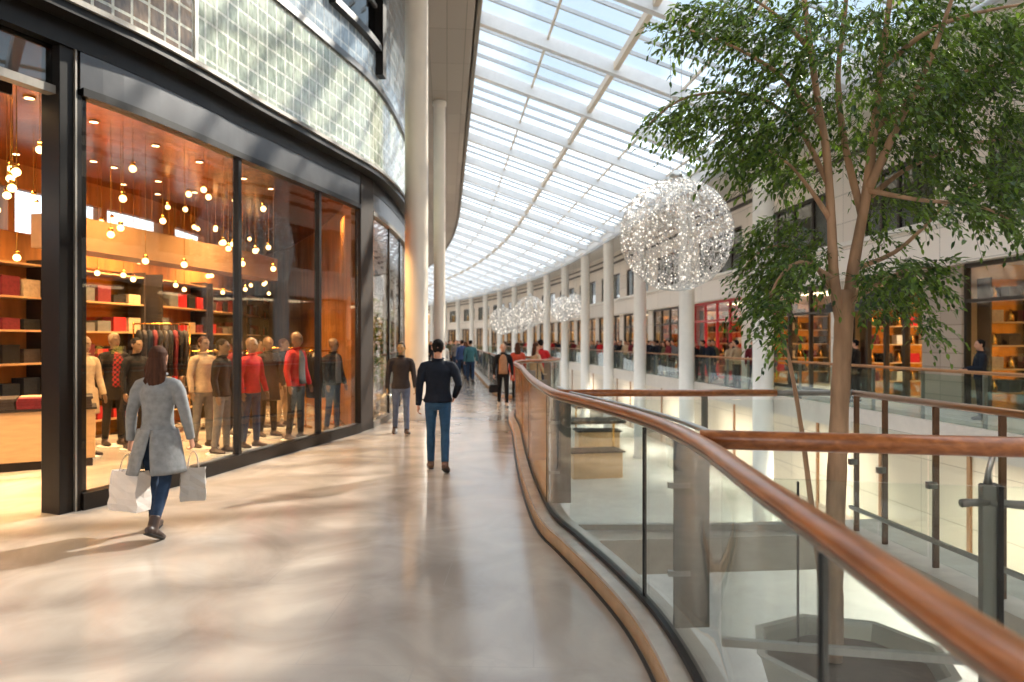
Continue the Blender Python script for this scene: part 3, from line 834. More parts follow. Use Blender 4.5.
# ------------------------------------------------------------------ left store
def fac_piece(name, s0, s1, z0, z1, t, off, m, parent, uv=False):
    P = sub_path(FAC, FS, s0, s1, max(2, int((s1 - s0) / 0.25) + 1))
    mb = MB(); mb.strip(P, z0, z1, t, off)
    o = mb.build(name, m, parent)
    if uv:
        S2 = arclen(P); me = o.data
        lay = me.uv_layers.new(name='uv')
        near = {}
        for lp in me.loops:
            vi = lp.vertex_index
            lay.data[lp.index].uv = (s0 + S2[vi // 4], me.vertices[vi].co.z)
    return o
s_post = fs_px(67); s_g0 = fs_px(77); s_m1 = fs_px(236); s_m2 = fs_px(318); s_e = fs_px(358); s_f = fs_px(370); s_b = fs_px(188)
s_end = FS[-1]
ZG = 4.16
wl_ = s_empty('wall_left')
fac_piece('fascia', s_post + 0.1, s_e, ZG + 0.07, 4.84, 0.1, 0.0, M['fascia_metal'], wl_)
fac_piece('fascia', s_f, s_end, ZG + 0.07, 4.84, 0.1, 0.0, M['fascia_metal'], wl_)
fac_piece('fascia_recess', 0, s_end, 4.60, 4.86, 0.12, 0.0, M['black_metal'], wl_)
fac_piece('ledge', 0, s_end, 4.84, 4.97, 0.55, 0.0, M['black_metal'], wl_)
fac_piece('ledge_nosing', 0, s_end, 4.93, 4.985, 0.05, 0.29, M['steel_dark'], wl_)
fac_piece('glass_block_panel', 0, s_b - 0.03, 4.97, 6.62, 0.12, 0.06, M['block_clear'], wl_, True)
fac_piece('glass_block_panel', s_b + 0.03, s_end, 4.97, 6.62, 0.12, 0.06, M['block_green'], wl_, True)
fac_piece('panel_divider', s_b - 0.03, s_b + 0.03, 4.97, 6.62, 0.14, 0.07, M['white_paint'], wl_)
fac_piece('upper_ledge', 0, s_end, 6.62, 6.74, 0.22, 0.06, M['fascia_metal'], wl_)
s_w0 = fs_px(322); s_w1 = fs_px(373)
fac_piece('glass_block_panel', 0, s_w0, 6.74, 10.0, 0.12, 0.06, M['block_blue'], wl_, True)
fac_piece('glass_block_panel', s_w1, s_end, 6.74, 10.0, 0.12, 0.06, M['block_blue'], wl_, True)
fac_piece('glass_block_panel', s_w0, s_w1, 6.74, 7.35, 0.12, 0.06, M['block_blue'], wl_, True)
fac_piece('glass_block_panel', s_w0, s_w1, 9.2, 10.0, 0.12, 0.06, M['block_blue'], wl_, True)
wu = s_empty('window_61')
fac_piece('window_frame', s_w0, s_w1, 7.35, 7.47, 0.3, 0.1, M['black_metal'], wu)
fac_piece('window_frame', s_w0, s_w1, 9.1, 9.2, 0.3, 0.1, M['black_metal'], wu)
fac_piece('window_frame', s_w0, s_w0 + 0.12, 7.47, 9.1, 0.3, 0.1, M['black_metal'], wu)
fac_piece('window_frame', s_w1 - 0.25, s_w1, 6.9, 9.1, 0.34, 0.1, M['black_metal'], wu)
fac_piece('glazing_bar', s_w0, s_w1, 8.2, 8.27, 0.1, 0.1, M['steel_dark'], wu)
fac_piece('pane', s_w0, s_w1, 7.45, 9.15, 0.02, 0.1, M['transom_glass'], wu)
fac_piece('room_back', s_w0 - 0.5, s_w1 + 0.5, 6.8, 9.6, 0.05, -0.9, M['plinth'], wu)

# shopfront glazing
wn = s_empty('window_62')
def pane(s0, s1, z0=0.16, z1=ZG):
    fac_piece('pane', s0 + 0.02, s1 - 0.02, z0, z1, 0.02, 0.0, M['shop_glass'], wn)
pane(s_g0, s_m1); pane(s_m1, s_m2); pane(s_m2, s_e)
fac_piece('head_rail', s_g0, s_e, ZG, ZG + 0.08, 0.16, 0.0, M['black_metal'], wn)
fac_piece('base_rail', s_g0, s_e, 0.0, 0.17, 0.16, 0.0, M['black_metal'], wn)
def mullion(s_, w=0.07, d=0.16, z1=ZG, m='black_metal'):
    p, t = at_s(FAC, FS, s_)
    mb = MB(); mb.box((p.x, p.y, z1 / 2), (w, d, z1), math.atan2(t.y, t.x)); return mb.build('mullion', M[m], wn)
mullion(s_m1, 0.07, 0.09); mullion(s_m2, 0.07, 0.09); mullion(s_g0 - 0.03, 0.06, 0.1)
# a brass display rail behind the panes
P = offset(sub_path(FAC, FS, s_g0, s_e), -0.35)
# second shop after the dark pier
wn2 = s_empty('window_63')
ss = [s_f, fs_px(388), fs_px(399), FS[-1]]
for a, b in zip(ss[:-1], ss[1:]):
    fac_piece('pane', a + 0.03, b - 0.03, 0.12, ZG, 0.02, 0.0, M['shop_glass'], wn2)
    p, t = at_s(FAC, FS, b)
    mb = MB(); mb.box((p.x, p.y, ZG / 2), (0.06, 0.06, ZG), math.atan2(t.y, t.x)); mb.build('mullion', M['black_metal'], wn2)
fac_piece('head_rail', s_f, s_end, ZG, ZG + 0.08, 0.16, 0.0, M['steel_dark'], wn2)
fac_piece('base_rail', s_f, s_end, 0.0, 0.12, 0.16, 0.0, M['steel_dark'], wn2)
# dark pier between the shops
p, t = at_s(FAC, FS, (s_e + s_f) / 2)
mb = MB(); mb.box((p.x, p.y, 2.42), (s_f - s_e + 0.02, 0.12, 4.84), math.atan2(t.y, t.x)); struct(bevel(mb.build('column', M['plinth']), 0.01))
# dark corner post with a fin and a recess
p, t = at_s(FAC, FS, s_post)
n = V((t.y, -t.x, 0))
post = s_empty('column')
q = p + t * -0.03
mb = MB(); mb.box((q.x - n.x * 0.1, q.y - n.y * 0.1, 2.42), (0.15, 0.26, 4.84), math.atan2(t.y, t.x)); bevel(mb.build('post', M['black_metal'], post), 0.006)
q = p + t * 0.052 + n * 0.03
mb = MB(); mb.box((q.x, q.y, 2.42), (0.02, 0.05, 4.84), math.atan2(t.y, t.x)); mb.build('edge_strip', M['steel_dark'], post)
q = p + t * 0.11
mb = MB(); mb.box((q.x - n.x * 0.1, q.y - n.y * 0.1, ZG / 2 + 0.05), (0.22, 0.16, ZG + 0.1), math.atan2(t.y, t.x)); mb.build('reveal', M['black_metal'], post)
# entrance bay left of the post: transom above an open doorway
dr = s_empty('door_1')
fac_piece('transom_bar', 0, s_post - 0.08, 4.12, 4.2, 0.12, -0.08, M['steel_dark'], dr)
fac_piece('transom_pane', 0, s_post - 0.08, 4.2, 4.66, 0.02, -0.08, M['transom_glass'], dr)
fac_piece('transom_back', 0, s_post - 0.08, 4.2, 4.7, 0.03, -0.7, M['plinth'], dr)

# store interior
st = s_empty('wall_store')
BK = 4.6
BACK = offset(FAC, -BK)
iA, iB = 0, len(FAC) - 1
BACKs = [V(p) for p in BACK]
BS = arclen(BACKs)
def back_piece(name, s0, s1, z0, z1, t, m, parent, off=0.0):
    P = sub_path(BACKs, BS, s0, s1, max(2, int((s1 - s0) / 0.5) + 1))
    mb = MB(); mb.strip(P, z0, z1, t, off); return mb.build(name, m, parent)
back_piece('back_wall', 0, BS[-1], 0, 3.45, 0.15, M['store_wall'], st)
back_piece('back_wall', 0, BS[-1], 4.15, 4.9, 0.15, M['store_wall'], st)
sk = BS[-1] * 0.56
back_piece('back_wall', sk, BS[-1], 3.45, 4.15, 0.15, M['store_wall'], st)
cw = s_empty('window_64')
back_piece('pane', 0, sk, 3.45, 4.15, 0.02, M['roof_glass'], cw)
s_ = 0.3
while s_ < sk:
    p, t = at_s(BACKs, BS, s_)
    mb = MB(); mb.box((p.x, p.y, 3.8), (0.12 if int(s_ * 10) % 3 else 0.5, 0.2, 0.7), math.atan2(t.y, t.x)); mb.build('mullion', M['store_wall'], cw); s_ += 1.9
# ceiling of the store
mb = MB(); rows = []
for p, q in zip(offset(FAC, -0.06), offset(FAC, -BK - 0.1)):
    rows.append([V((p.x, p.y, 4.55)), V((q.x, q.y, 4.55))])
mb.sheet(rows); o = mb.build('ceiling_store', M['store_ceiling'], recalc=False); struct(o)
mb = MB(); mb.strip(offset(sub_path(FAC, FS, s_m1 - .6, s_e + 1.5), -2.4), 2.95, 3.4, 0.5); struct(mb.build('trim_6', M['bulkhead']))
# party wall between the two shops
p, t = at_s(FAC, FS, (s_e + s_f) / 2); n = V((t.y, -t.x, 0)); a = p - n * 0.2
mb = MB(); mb.strip([a, a + V((-.5, 2.0, 0)), a + V((-1.5, 5.0, 0)), a + V((-3.0, 8.6, 0)), a + V((-5.2, 12.2, 0))], 0, 4.54, 0.12); struct(mb.build('wall_party', M['store_wall']))
# upper volume: closes the building above the store and carries the soffit
mb = MB(); mb.bbox((-18, -9, 10.0), (0.75, 132, 10.2)); struct(mb.build('ceiling_soffit', M['soffit']))
mb = MB(); mb.bbox((0.7, -9, 10.0), (0.86, 132, 11.3)); struct(mb.build('wall_upstand', M['upstand']))
mb = MB(); mb.bbox((-18, -9, 11.3), (0.86, 132, 11.5)); struct(mb.build('ceiling_top', M['soffit']))
mb = MB()
for p, q in zip(FAC[:-1], FAC[1:]): pass
rows = [[V((p.x, p.y, 4.9)), V((q.x, q.y, 4.9))] for p, q in zip(offset(FAC, -0.05), offset(FAC, -BK - .05))]
mb.sheet(rows); struct(mb.build('floor_upper', M['plinth'], recalc=False))
# far left building beyond the curved store
fw = s_empty('wall_far')
mb = MB(); mb.bbox((-4.6, 30.0, 3.6), (-1.5, 132, 4.8)); mb.build('fascia', M['stone'], fw)
mb = MB(); mb.bbox((-1.9, 30.0, 4.8), (-1.6, 132, 10.0)); mb.build('upper_wall', M['stone'], fw)
mb = MB(); mb.bbox((-4.8, 30.0, 0), (-4.6, 132, 3.6)); mb.build('rear_wall', M['shop_wall'], fw)
mb = MB(); mb.bbox((-4.6, 29.9, 0), (-1.5, 30.1, 10)); mb.build('end_wall', M['stone'], fw)
for q in range(25):
    y = 31 + q * 4
    mb = MB(); mb.bbox((-1.75, y - 0.15, 0), (-1.6, y + 0.15, 3.6)); mb.build('mullion', M['dark_frame'], fw)
for q in range(3):
    y = 42 + q * 25
    al = bpy.data.lights.new('shop lamp', 'AREA'); al.spread = math.radians(115); al.energy = 160; al.color = (1, .72, .4); al.shape = 'RECTANGLE'; al.size = 1.5; al.size_y = 20
    ao = bpy.data.objects.new('shop_lamp', al); COL.objects.link(ao); ao.location = (-3.2, y, 3.5)

# tall white columns in front of the curved facade
for px_, D_, r_ in ((416.5, 15.6, 0.25), (439.5, 25.0, 0.2)):
    p = W(px_, D_)
    mb = MB(); mb.lathe([(r_ + 0.03, 0), (r_ + 0.03, 0.08), (r_, 0.1), (r_, 9.85), (r_ + 0.04, 9.87), (r_ + 0.04, 10.0)], (p.x, p.y, 0), 32)
    struct(mb.build('column', M['column'], None, True))

# store lamps
def in_store(s_, d):
    p, t = at_s(FAC, FS, s_); n = V((t.y, -t.x, 0))
    return p - n * d, t
lamp0 = thing('pendant_lamp', 'small glowing brass globe pendant among many under the store ceiling', 'pendant lamp', (0, 0, 0), 0, 'globe pendants in the clothing store')
mb = MB(); mb.ball((0, 0, 0), 0.045, 12, 8); mb.build('globe', M['pendant'], lamp0, True)
mb = MB(); mb.lathe([(0.0, 0.085), (0.03, 0.085), (0.03, 0.045), (0.0, 0.045)], (0, 0, 0), 12); mb.build('cap', M['gold'], lamp0, True)
mb = MB(); mb.tube([V((0, 0, 0)), V((0, 0, 0.26))], 0.004, 5); mb.build('stem', M['gold'], lamp0)
first = True
rr = random.Random(3); taken = []
for i in range(116):
    for _try in range(60):
        s_ = rr.uniform(s_post - 1.5, s_e - 0.3); d = rr.uniform(0.7, 3.9); z = rr.uniform(2.75, 4.2)
        if i >= 84: s_ = rr.uniform(s_e, s_e + 6.0); d = rr.uniform(3.4, 4.1)
        if s_ > s_m1 - .8 and 2.0 < d < 2.9: continue
        p, t = in_store(s_, d)
        if all((V((p.x, p.y)) - q_).length > 0.22 for q_ in taken): break
    taken.append(V((p.x, p.y)))
    o = lamp0 if first else dup(lamp0, (0, 0, 0))
    first = False
    o.location = (p.x, p.y, z)
    for ch in o.children:
        if ch.name.startswith('stem'): ch.location.z = 0.08; ch.scale.z = (4.55 - z - .08) / 0.26
spot0 = thing('downlight', 'tiny bright recessed downlight in the bronze store ceiling', 'downlight', (0, 0, 0), 0, 'downlights in the store ceiling')
mb = MB(); mb.lathe([(0.0, -0.012), (0.05, -0.012), (0.05, -0.006), (0.0, -0.006)], (0, 0, 0), 14); mb.build('lens', M['downlight'], spot0)
mb = MB(); mb.lathe([(0.052, 0.0), (0.052, -0.014), (0.07, -0.014), (0.07, 0.0)], (0, 0, 0), 14); mb.build('ring', M['gold'], spot0)
first = True
for i in range(9):
    for d in (0.8, 1.6, 3.2, 4.0):
        s_ = s_post - 1.2 + i * 1.05
        if s_ > s_e - 0.2: continue
        p, t = in_store(s_, d)
        while any((V((p.x, p.y)) - q_).length < 0.15 for q_ in taken): p = p + t * .08
        o = spot0 if first else dup(spot0, (0, 0, 0)); first = False
        o.location = (p.x, p.y, 4.549)
for s_, d, en in ((s_post - 1.5, 2.0, 140), (s_post + 1.0, 1.4, 110), (s_m1, 1.4, 120), (s_m2, 1.3, 150), (s_m1 - 0.5, 3.6, 150), (s_post - 0.5, 3.8, 130), (s_e - .3, 3.0, 220), (s_m2 + .2, 3.6, 200), (s_e + 3.0, 3.8, 260), (s_f + 1.2, .6, 160), (s_f + 4.0, .9, 160)):
    p, t = in_store(s_, d)
    al = bpy.data.lights.new('store lamp', 'AREA'); al.spread = math.radians(115); al.energy = en; al.color = (1, .64, .28); al.size = 1.0; al.shape = 'DISK'
    ao = bpy.data.objects.new('store_lamp', al); COL.objects.link(ao); ao.location = (p.x, p.y, 4.3)
#PART2
# ------------------------------------------------------------------ the tree
TD = 5.0
tree_c = W(850, TD)
tree = thing('potted_tree', 'tall leafy indoor tree in a grey planter behind the glass balustrade', 'tree', (0, 0, 0))
def TP(px, py, dd=0.0): return WP(px, py, TD + dd)
# planter: eight-sided tapered bowl on a white pedestal
rim = H - 309 / F * TD
mb = MB()
mb.lathe([(0.0, -0.72), (0.40, -0.72), (0.44, -0.70), (0.64, -0.03), (0.67, 0.0), (0.61, 0.0), (0.59, -0.03), (0.56, -0.12), (0.0, -0.12)], (tree_c.x, tree_c.y, rim), 8)
pot = mb.build('planter', M['planter'], tree)
mb = MB(); mb.lathe([(0.0, 0.02), (0.3, 0.01), (0.56, -0.02), (0.56, -0.1), (0.0, -0.1)], (tree_c.x, tree_c.y, rim - 0.1), 20); mb.build('soil', M['soil'], pot)
mb = MB(); mb.lathe([(0.36, -4.2), (0.36, rim - 0.78), (0.42, rim - 0.73), (0.0, rim - 0.73)], (tree_c.x, tree_c.y, 0), 28); struct(mb.build('column', M['white_paint'], None, True))
def limb(name, pts, r0, r1, parent, seg=9):
    P = catmull([TP(*p) for p in pts], 0.08)
    n = len(P)
    rs = [r0 + (r1 - r0) * (i / (n - 1)) ** 0.8 for i in range(n)]
    lr = random.Random(len(name) + n)
    rs = [r * lr.uniform(0.95, 1.06) for r in rs]
    return MB().tube(P, rs, seg).build(name, M['bark'], parent, True)
trunk = limb('trunk', [(833, 660), (834, 560), (837, 470), (840, 400), (843, 340), (845, 290)], 0.064, 0.06, tree, 12)
limb('stem', [(842, 330, .0), (834, 280, -.02), (831, 215, -.04), (826, 150, -.06), (817, 95, -.08), (808, 30, -.1), (798, -50, -.1)], 0.04, 0.015, tree)
limb('stem', [(846, 320, .0), (854, 262, .03), (866, 195, .05), (874, 130, .08), (882, 60, .1), (892, -20, .1), (896, -70, .1)], 0.047, 0.014, tree)
limb('stem', [(862, 215, .05), (846, 150, .2), (838, 80, .3), (846, 0, .35), (850, -70, .35)], 0.03, 0.012, tree)
limb('stem', [(868, 190, .05), (900, 120, -.15), (930, 60, -.25), (955, -10, -.3)], 0.034, 0.012, tree)
BR = [
 ((832, 222, -.03), (812, 192, -.1), (790, 165, -.2), (768, 150, -.3)),
 ((829, 185, -.04), (800, 130, .1), (765, 100, .2), (725, 92, .25), (680, 100, .3), (648, 125, .3)),
 ((822, 125, -.06), (780, 75, -.1), (730, 45, -.2), (690, 30, -.2)),
 ((812, 50, -.1), (770, 10, .1), (725, -15, .2)),
 ((858, 268, .03), (895, 252, .0), (925, 226, -.05), (955, 196, -.1), (990, 178, -.15)),
 ((866, 200, .05), (905, 170, .2), (950, 150, .3), (1000, 140, .35), (1050, 150, .4)),
 ((874, 130, .08), (920, 90, .2), (970, 70, .25), (1040, 60, .3)),
 ((880, 70, .1), (930, 30, -.1), (990, 10, -.2), (1060, 0, -.2)),
 ((838, 300, .0), (812, 262, .2), (785, 245, .3), (755, 255, .35), (735, 285, .35)),
 ((835, 280, .0), (800, 262, -.25), (775, 285, -.35), (766, 320, -.4)),
 ((848, 305, .0), (872, 288, -.2), (905, 270, -.3), (940, 268, -.35)),
 ((850, 300, .0), (880, 275, .25), (915, 285, .35), (930, 315, .35)),
 ((866, 190, .05), (920, 200, -.25), (975, 205, -.35), (1015, 222, -.4)),
]
for b in BR: limb('branch', b, 0.022, 0.006, tree, 6)
limb('slender_stem', [(828, 655, .25), (822, 590, .28), (812, 510, .3), (800, 420, .32), (788, 355, .33), (776, 315, .3), (770, 290, .3)], 0.03, 0.012, tree, 8)

CL = [ # px, py, rx, ry, depth offset, twigs
 (700, 22, 55, 22, -.15, 70), (668, 118, 34, 16, .25, 46), (720, 105, 50, 26, .2, 70), (765, 120, 50, 40, .0, 80), (705, 132, 30, 14, .2, 22), (742, 150, 38, 26, -.2, 60),
 (780, 60, 60, 40, -.1, 75), (760, 10, 60, 30, .1, 50), (830, 30, 60, 40, -.2, 80), (845, 90, 60, 40, .2, 70), (900, 20, 60, 40, .1, 80), (905, 85, 55, 38, -.2, 85),
 (960, 40, 60, 50, .1, 90), (965, 100, 55, 36, .25, 70), (1020, 60, 50, 60, -.1, 75), (1025, 130, 50, 35, .3, 55), (930, 140, 45, 26, -.1, 55), (870, 140, 40, 26, .3, 45), (800, 165, 40, 26, .2, 36),
 (960, 175, 55, 24, .1, 50), (1000, 185, 45, 26, -.3, 50), (945, 205, 45, 16, -.3, 36), (995, 218, 22, 10, -.4, 14), (1015, 210, 25, 20, .2, 20), (890, 205, 30, 22, .2, 22),
 (788, 235, 36, 24, .3, 46), (760, 265, 34, 26, .3, 60), (745, 288, 20, 14, .35, 20), (800, 265, 26, 26, -.2, 36), (778, 300, 22, 18, -.35, 26), (767, 330, 8, 22, -.4, 14), (756, 225, 18, 10, .2, 8), (820, 250, 16, 20, .2, 12),
 (885, 272, 38, 16, -.25, 44), (925, 268, 26, 14, -.35, 26), (905, 295, 28, 16, .3, 26), (926, 322, 11, 20, .35, 14), (866, 300, 14, 16, .1, 10), (880, 235, 20, 20, .1, 8),
 (820, -60, 110, 40, .1, 60), (950, -60, 110, 40, 0, 60),
]
lr = random.Random(21)
mb = MB(); tw = MB()
def leaf(base, d, up, L_, w):
    sd_ = d.cross(up)
    if sd_.length < 1e-4: return
    sd_.normalize(); nn = sd_.cross(d).normalized()
    droop = lr.uniform(0.05, 0.3)
    p1 = base + d * L_ * 0.3 + nn * 0.004; p2 = base + d * L_ * 0.65 - nn * L_ * droop * 0.4; p3 = base + d * L_ - nn * L_ * droop
    mb.add([base, p1 - sd_ * w * .45 + nn * w * .12, p1, p1 + sd_ * w * .45 + nn * w * .12, p2 - sd_ * w * .42 + nn * w * .1, p2, p2 + sd_ * w * .42 + nn * w * .1, p3],
           [(0, 2, 1), (0, 3, 2), (1, 2, 5, 4), (2, 3, 6, 5), (4, 5, 7), (5, 6, 7)])
for (cx_, cy_, rx_, ry_, dd_, n_) in CL:
    cc = TP(cx_, cy_, dd_)
    if cx_ < 770: cx_ += 14
    for _ in range(int(n_ * 1.25)):
        while True:
            a, b, c = lr.uniform(-1, 1), lr.uniform(-1, 1), lr.uniform(-1, 1)
            if a * a + b * b + c * c <= 1: break
        dz = 0.0 if True else 0
        p = TP(cx_ + a * rx_, cy_ + b * ry_, dd_ + c * (0.28 + rx_ / F * TD * 0.5))
        out = V((p.x - tree_c.x, p.y - tree_c.y, 0))
        out = out.normalized() if out.length > 0.05 else V((1, 0, 0))
        d = (out * lr.uniform(0.3, 1.0) + V((lr.uniform(-.7, .7), lr.uniform(-.7, .7), lr.uniform(-0.75, 0.35)))).normalized()
        tl = lr.uniform(0.12, 0.26); nl = int(lr.uniform(7, 12)); pp = []
        for i in range(nl):
            f = i / (nl - 1)
            q = p + d * tl * f - V((0, 0, 0.10 * f * f * tl / 0.2))
            pp.append(q)
            sdv = d.cross(V((0, 0, 1))).normalized() * (1 if i % 2 else -1)
            ld = (d * lr.uniform(0.5, 1.0) + sdv * lr.uniform(0.4, 1.0) + V((0, 0, lr.uniform(-0.7, 0.1)))).normalized()
            leaf(q, ld, V((lr.uniform(-.4, .4), lr.uniform(-.4, .4), 1)), lr.uniform(0.042, 0.07), lr.uniform(0.019, 0.028))
        tw.tube([p - d * 0.05, pp[nl // 2], pp[-1]], [0.0022, 0.0016, 0.001], 3)
fo = mb.build('foliage', M['leaf'], tree, recalc=False); fo['kind'] = 'stuff'
tw.build('twigs', M['twig'], tree)['kind'] = 'stuff'

# ------------------------------------------------------------------ chandeliers
def make_chandelier(name, label, c, R, nb, br, wire_top, seed, cat='chandelier'):
    r = random.Random(seed)
    t = thing(name, label, cat, c, 0)
    mb = MB(); li = MB()
    def bead(b, p, s):
        b.add([p + V((s, 0, 0)), p + V((0, s, 0)), p + V((-s, 0, 0)), p + V((0, -s, 0)), p + V((0, 0, s * 1.3)), p + V((0, 0, -s * 1.3))],
              [(0, 1, 4), (1, 2, 4), (2, 3, 4), (3, 0, 4), (1, 0, 5), (2, 1, 5), (3, 2, 5), (0, 3, 5)])
    for i in range(nb):
        z = r.uniform(-1, 1); q = r.uniform(0, 2 * PI); k = math.sqrt(1 - z * z)
        rad = R * (r.uniform(0.93, 1.0) if r.random() < 0.75 else r.uniform(0.4, 0.93))
        p = V((k * math.cos(q), k * math.sin(q), z)) * rad
        bead(li if r.random() < 0.13 else mb, p, br * r.uniform(0.6, 1.25))
    w = MB()
    nm = 26 if R > 1 else 14
    for i in range(nm):
        q = PI * 2 * i / nm
        w.tube([V((R * math.sin(PI * j / 14) * math.cos(q), R * math.sin(PI * j / 14) * math.sin(q), R * math.cos(PI * j / 14))) for j in range(15)], 0.0045 * R, 3)
    for i in range(1, 8):
        a = PI * i / 8
        w.tube([V((R * math.sin(a) * math.cos(2 * PI * j / 24), R * math.sin(a) * math.sin(2 * PI * j / 24), R * math.cos(a))) for j in range(24)], 0.0045 * R, 3, closed=True)
    w.build('wire_cage', M['steel'], t)
    mb.build('crystal_beads', M['crystal'], t)['kind'] = 'stuff'
    li.build('lit_beads', M['light_bead'], t)['kind'] = 'stuff'
    mb = MB(); mb.lathe([(0.0, R * 0.98), (R * 0.14, R * 0.98), (R * 0.1, R * 1.1), (0.03 * R, R * 1.16), (0.0, R * 1.16)], (0, 0, 0), 16); mb.build('top_cap', M['steel'], t, True)
    for dx in (-0.1, 0.1):
        mb = MB(); mb.tube([V((dx * R, 0, R * 1.02)), V((dx * R, 0, wire_top - c[2]))], 0.008, 4); mb.build('suspension_wire', M['steel'], t)
    return t
p = W(676, 17.0); zc = H + 106 / F * 17.0
make_chandelier('chandelier', 'huge sparkling crystal ball chandelier, largest of those over the atrium', (p.x, p.y, zc), 56 / F * 17.0, 6500, 0.0165, rz_(p.x) - 0.1, 5)
FARC = [(503, 321, 13.5, 62, 'lowest crystal ball chandelier above the far walkway, left end of the distant cluster'),
        (518, 320, 13, 66, 'distant crystal ball chandelier tucked between the lowest one and the biggest of the cluster'),
        (530, 311.5, 15.5, 58, 'biggest ball in the far chandelier cluster, hung higher than its left neighbours'),
        (563, 309, 12.5, 56, 'small distant crystal ball beside the white column, left of a paired ball'),
        (580, 306, 12, 60, 'rightmost small crystal ball of the far chandelier cluster')]
for i, (px_, py_, r_, D_, lb) in enumerate(FARC):
    p = W(px_, D_); z = H - (py_ - CY) / F * D_
    make_chandelier('chandelier', lb, (p.x, p.y, z), r_ / F * D_, 1500, 0.036, rz_(min(9.7, p.x)) - 0.1, 11 + i)

# ------------------------------------------------------------------ people
def voxel(pieces, vox, smooth_n, mats, zones=()):
    """join overlapping closed pieces into one continuous skin"""
    me = pieces.mesh('tmp', mats[:1])
    ob = bpy.data.objects.new('tmp', me); COL.objects.link(ob)
    m = ob.modifiers.new('r', 'REMESH'); m.mode = 'VOXEL'; m.voxel_size = vox; m.use_smooth_shade = True
    if smooth_n:
        m2 = ob.modifiers.new('s', 'SMOOTH'); m2.factor = 0.5; m2.iterations = smooth_n
    dg = bpy.context.evaluated_depsgraph_get()
    out = bpy.data.meshes.new_from_object(ob.evaluated_get(dg))
    bpy.data.objects.remove(ob); bpy.data.meshes.remove(me)
    out.materials.clear()
    for m in mats: out.materials.append(m)
    if zones:
        for pl in out.polygons:
            c = pl.center
            for (zc_, zr_, mi_) in zones:
                if sum(((c[i] - zc_[i]) / zr_[i]) ** 2 for i in range(3)) < 1: pl.material_index = mi_
    for pl in out.polygons: pl.use_smooth = True
    return out

def skeleton(sp):
    """joint positions for a 1.75 m figure that faces +y"""
    J = {}
    low = 9
    for s, k in ((-1, 'L'), (1, 'R')):
        a, kn, ft = [math.radians(x) for x in sp['leg' + k]]
        hip = V((s * 0.092, 0, 0.92)); ab = math.radians(sp.get('spread', 2.0)) * s
        kne = hip + V((math.sin(ab) * 0.44, math.sin(a), -math.cos(a))).normalized() * 0.44
        ank = kne + V((math.sin(ab) * 0.3, math.sin(a - kn), -math.cos(a - kn))).normalized() * 0.41
        toe = V((s * 0.18, math.cos(ft), -math.sin(ft))).normalized()
        sole = V((0, -math.sin(ft), -math.cos(ft)))
        J['hip' + k], J['kne' + k], J['ank' + k], J['toe' + k], J['sole' + k] = hip, kne, ank, toe, sole
        for q in (ank + sole * 0.085 - toe * 0.06, ank + sole * 0.085 + toe * 0.16):
            low = min(low, q.z)
        u, e, b, tw_ = [math.radians(x) for x in sp['arm' + k]]
        sh = V((s * 0.185 * sp.get('shoulder', 1), 0, 1.415))
        ua = V((s * math.sin(b), math.sin(u) * math.cos(b), -math.cos(u) * math.cos(b)))
        el = sh + ua * 0.295
        fa = V((s * math.sin(b * 0.4) - s * math.sin(tw_), math.sin(u + e), -math.cos(u + e))).normalized()
        wr_ = el + fa * 0.255
        J['sho' + k], J['elb' + k], J['wri' + k], J['fa' + k] = sh, el, wr_, fa
    J['lift'] = -low
    return J

def hand(mb, w, d, s, curl=35, fine=True):
    """palm, four unequal bent fingers and a thumb that leaves the side of the palm"""
    fw = V((0, 1, 0)) - d * d.y
    fw = fw.normalized() if fw.length > 0.1 else V((0, 0, 1))
    pn = d.cross(fw) * 1.0            # palm faces the thigh
    if pn.x * s > 0: pn = -pn
    mb.tube([w - d * 0.02, w + d * 0.02, w + d * 0.06, w + d * 0.092, w + d * 0.1], [(0.024, 0.018), (0.03, 0.017), (0.04, 0.016), (0.041, 0.014), (0.03, 0.01)], 10, side=fw)
    for i, ln in enumerate((0.068, 0.078, 0.072, 0.056)):
        b = w + d * 0.088 + fw * (0.031 - 0.0207 * i)
        c1, c2 = math.radians(curl * (0.5 + 0.12 * i)), math.radians(curl * (1.3 + 0.15 * i))
        p1 = b + (d * math.cos(c1) + pn * math.sin(c1)) * ln * 0.5
        p2 = p1 + (d * math.cos(c2) + pn * math.sin(c2)) * ln * 0.5
        mb.tube([b - d * 0.01, b, p1, p2], [0.0085, 0.0088, 0.0078, 0.006], 8)
    b = w + d * 0.025 + fw * 0.026
    p1 = b + d * 0.025 + fw * 0.02 + pn * 0.012; p2 = p1 + d * 0.03 + fw * 0.006 + pn * 0.01
    mb.tube([b - fw * 0.01, b, p1, p2], [0.012, 0.012, 0.01, 0.0075], 8)

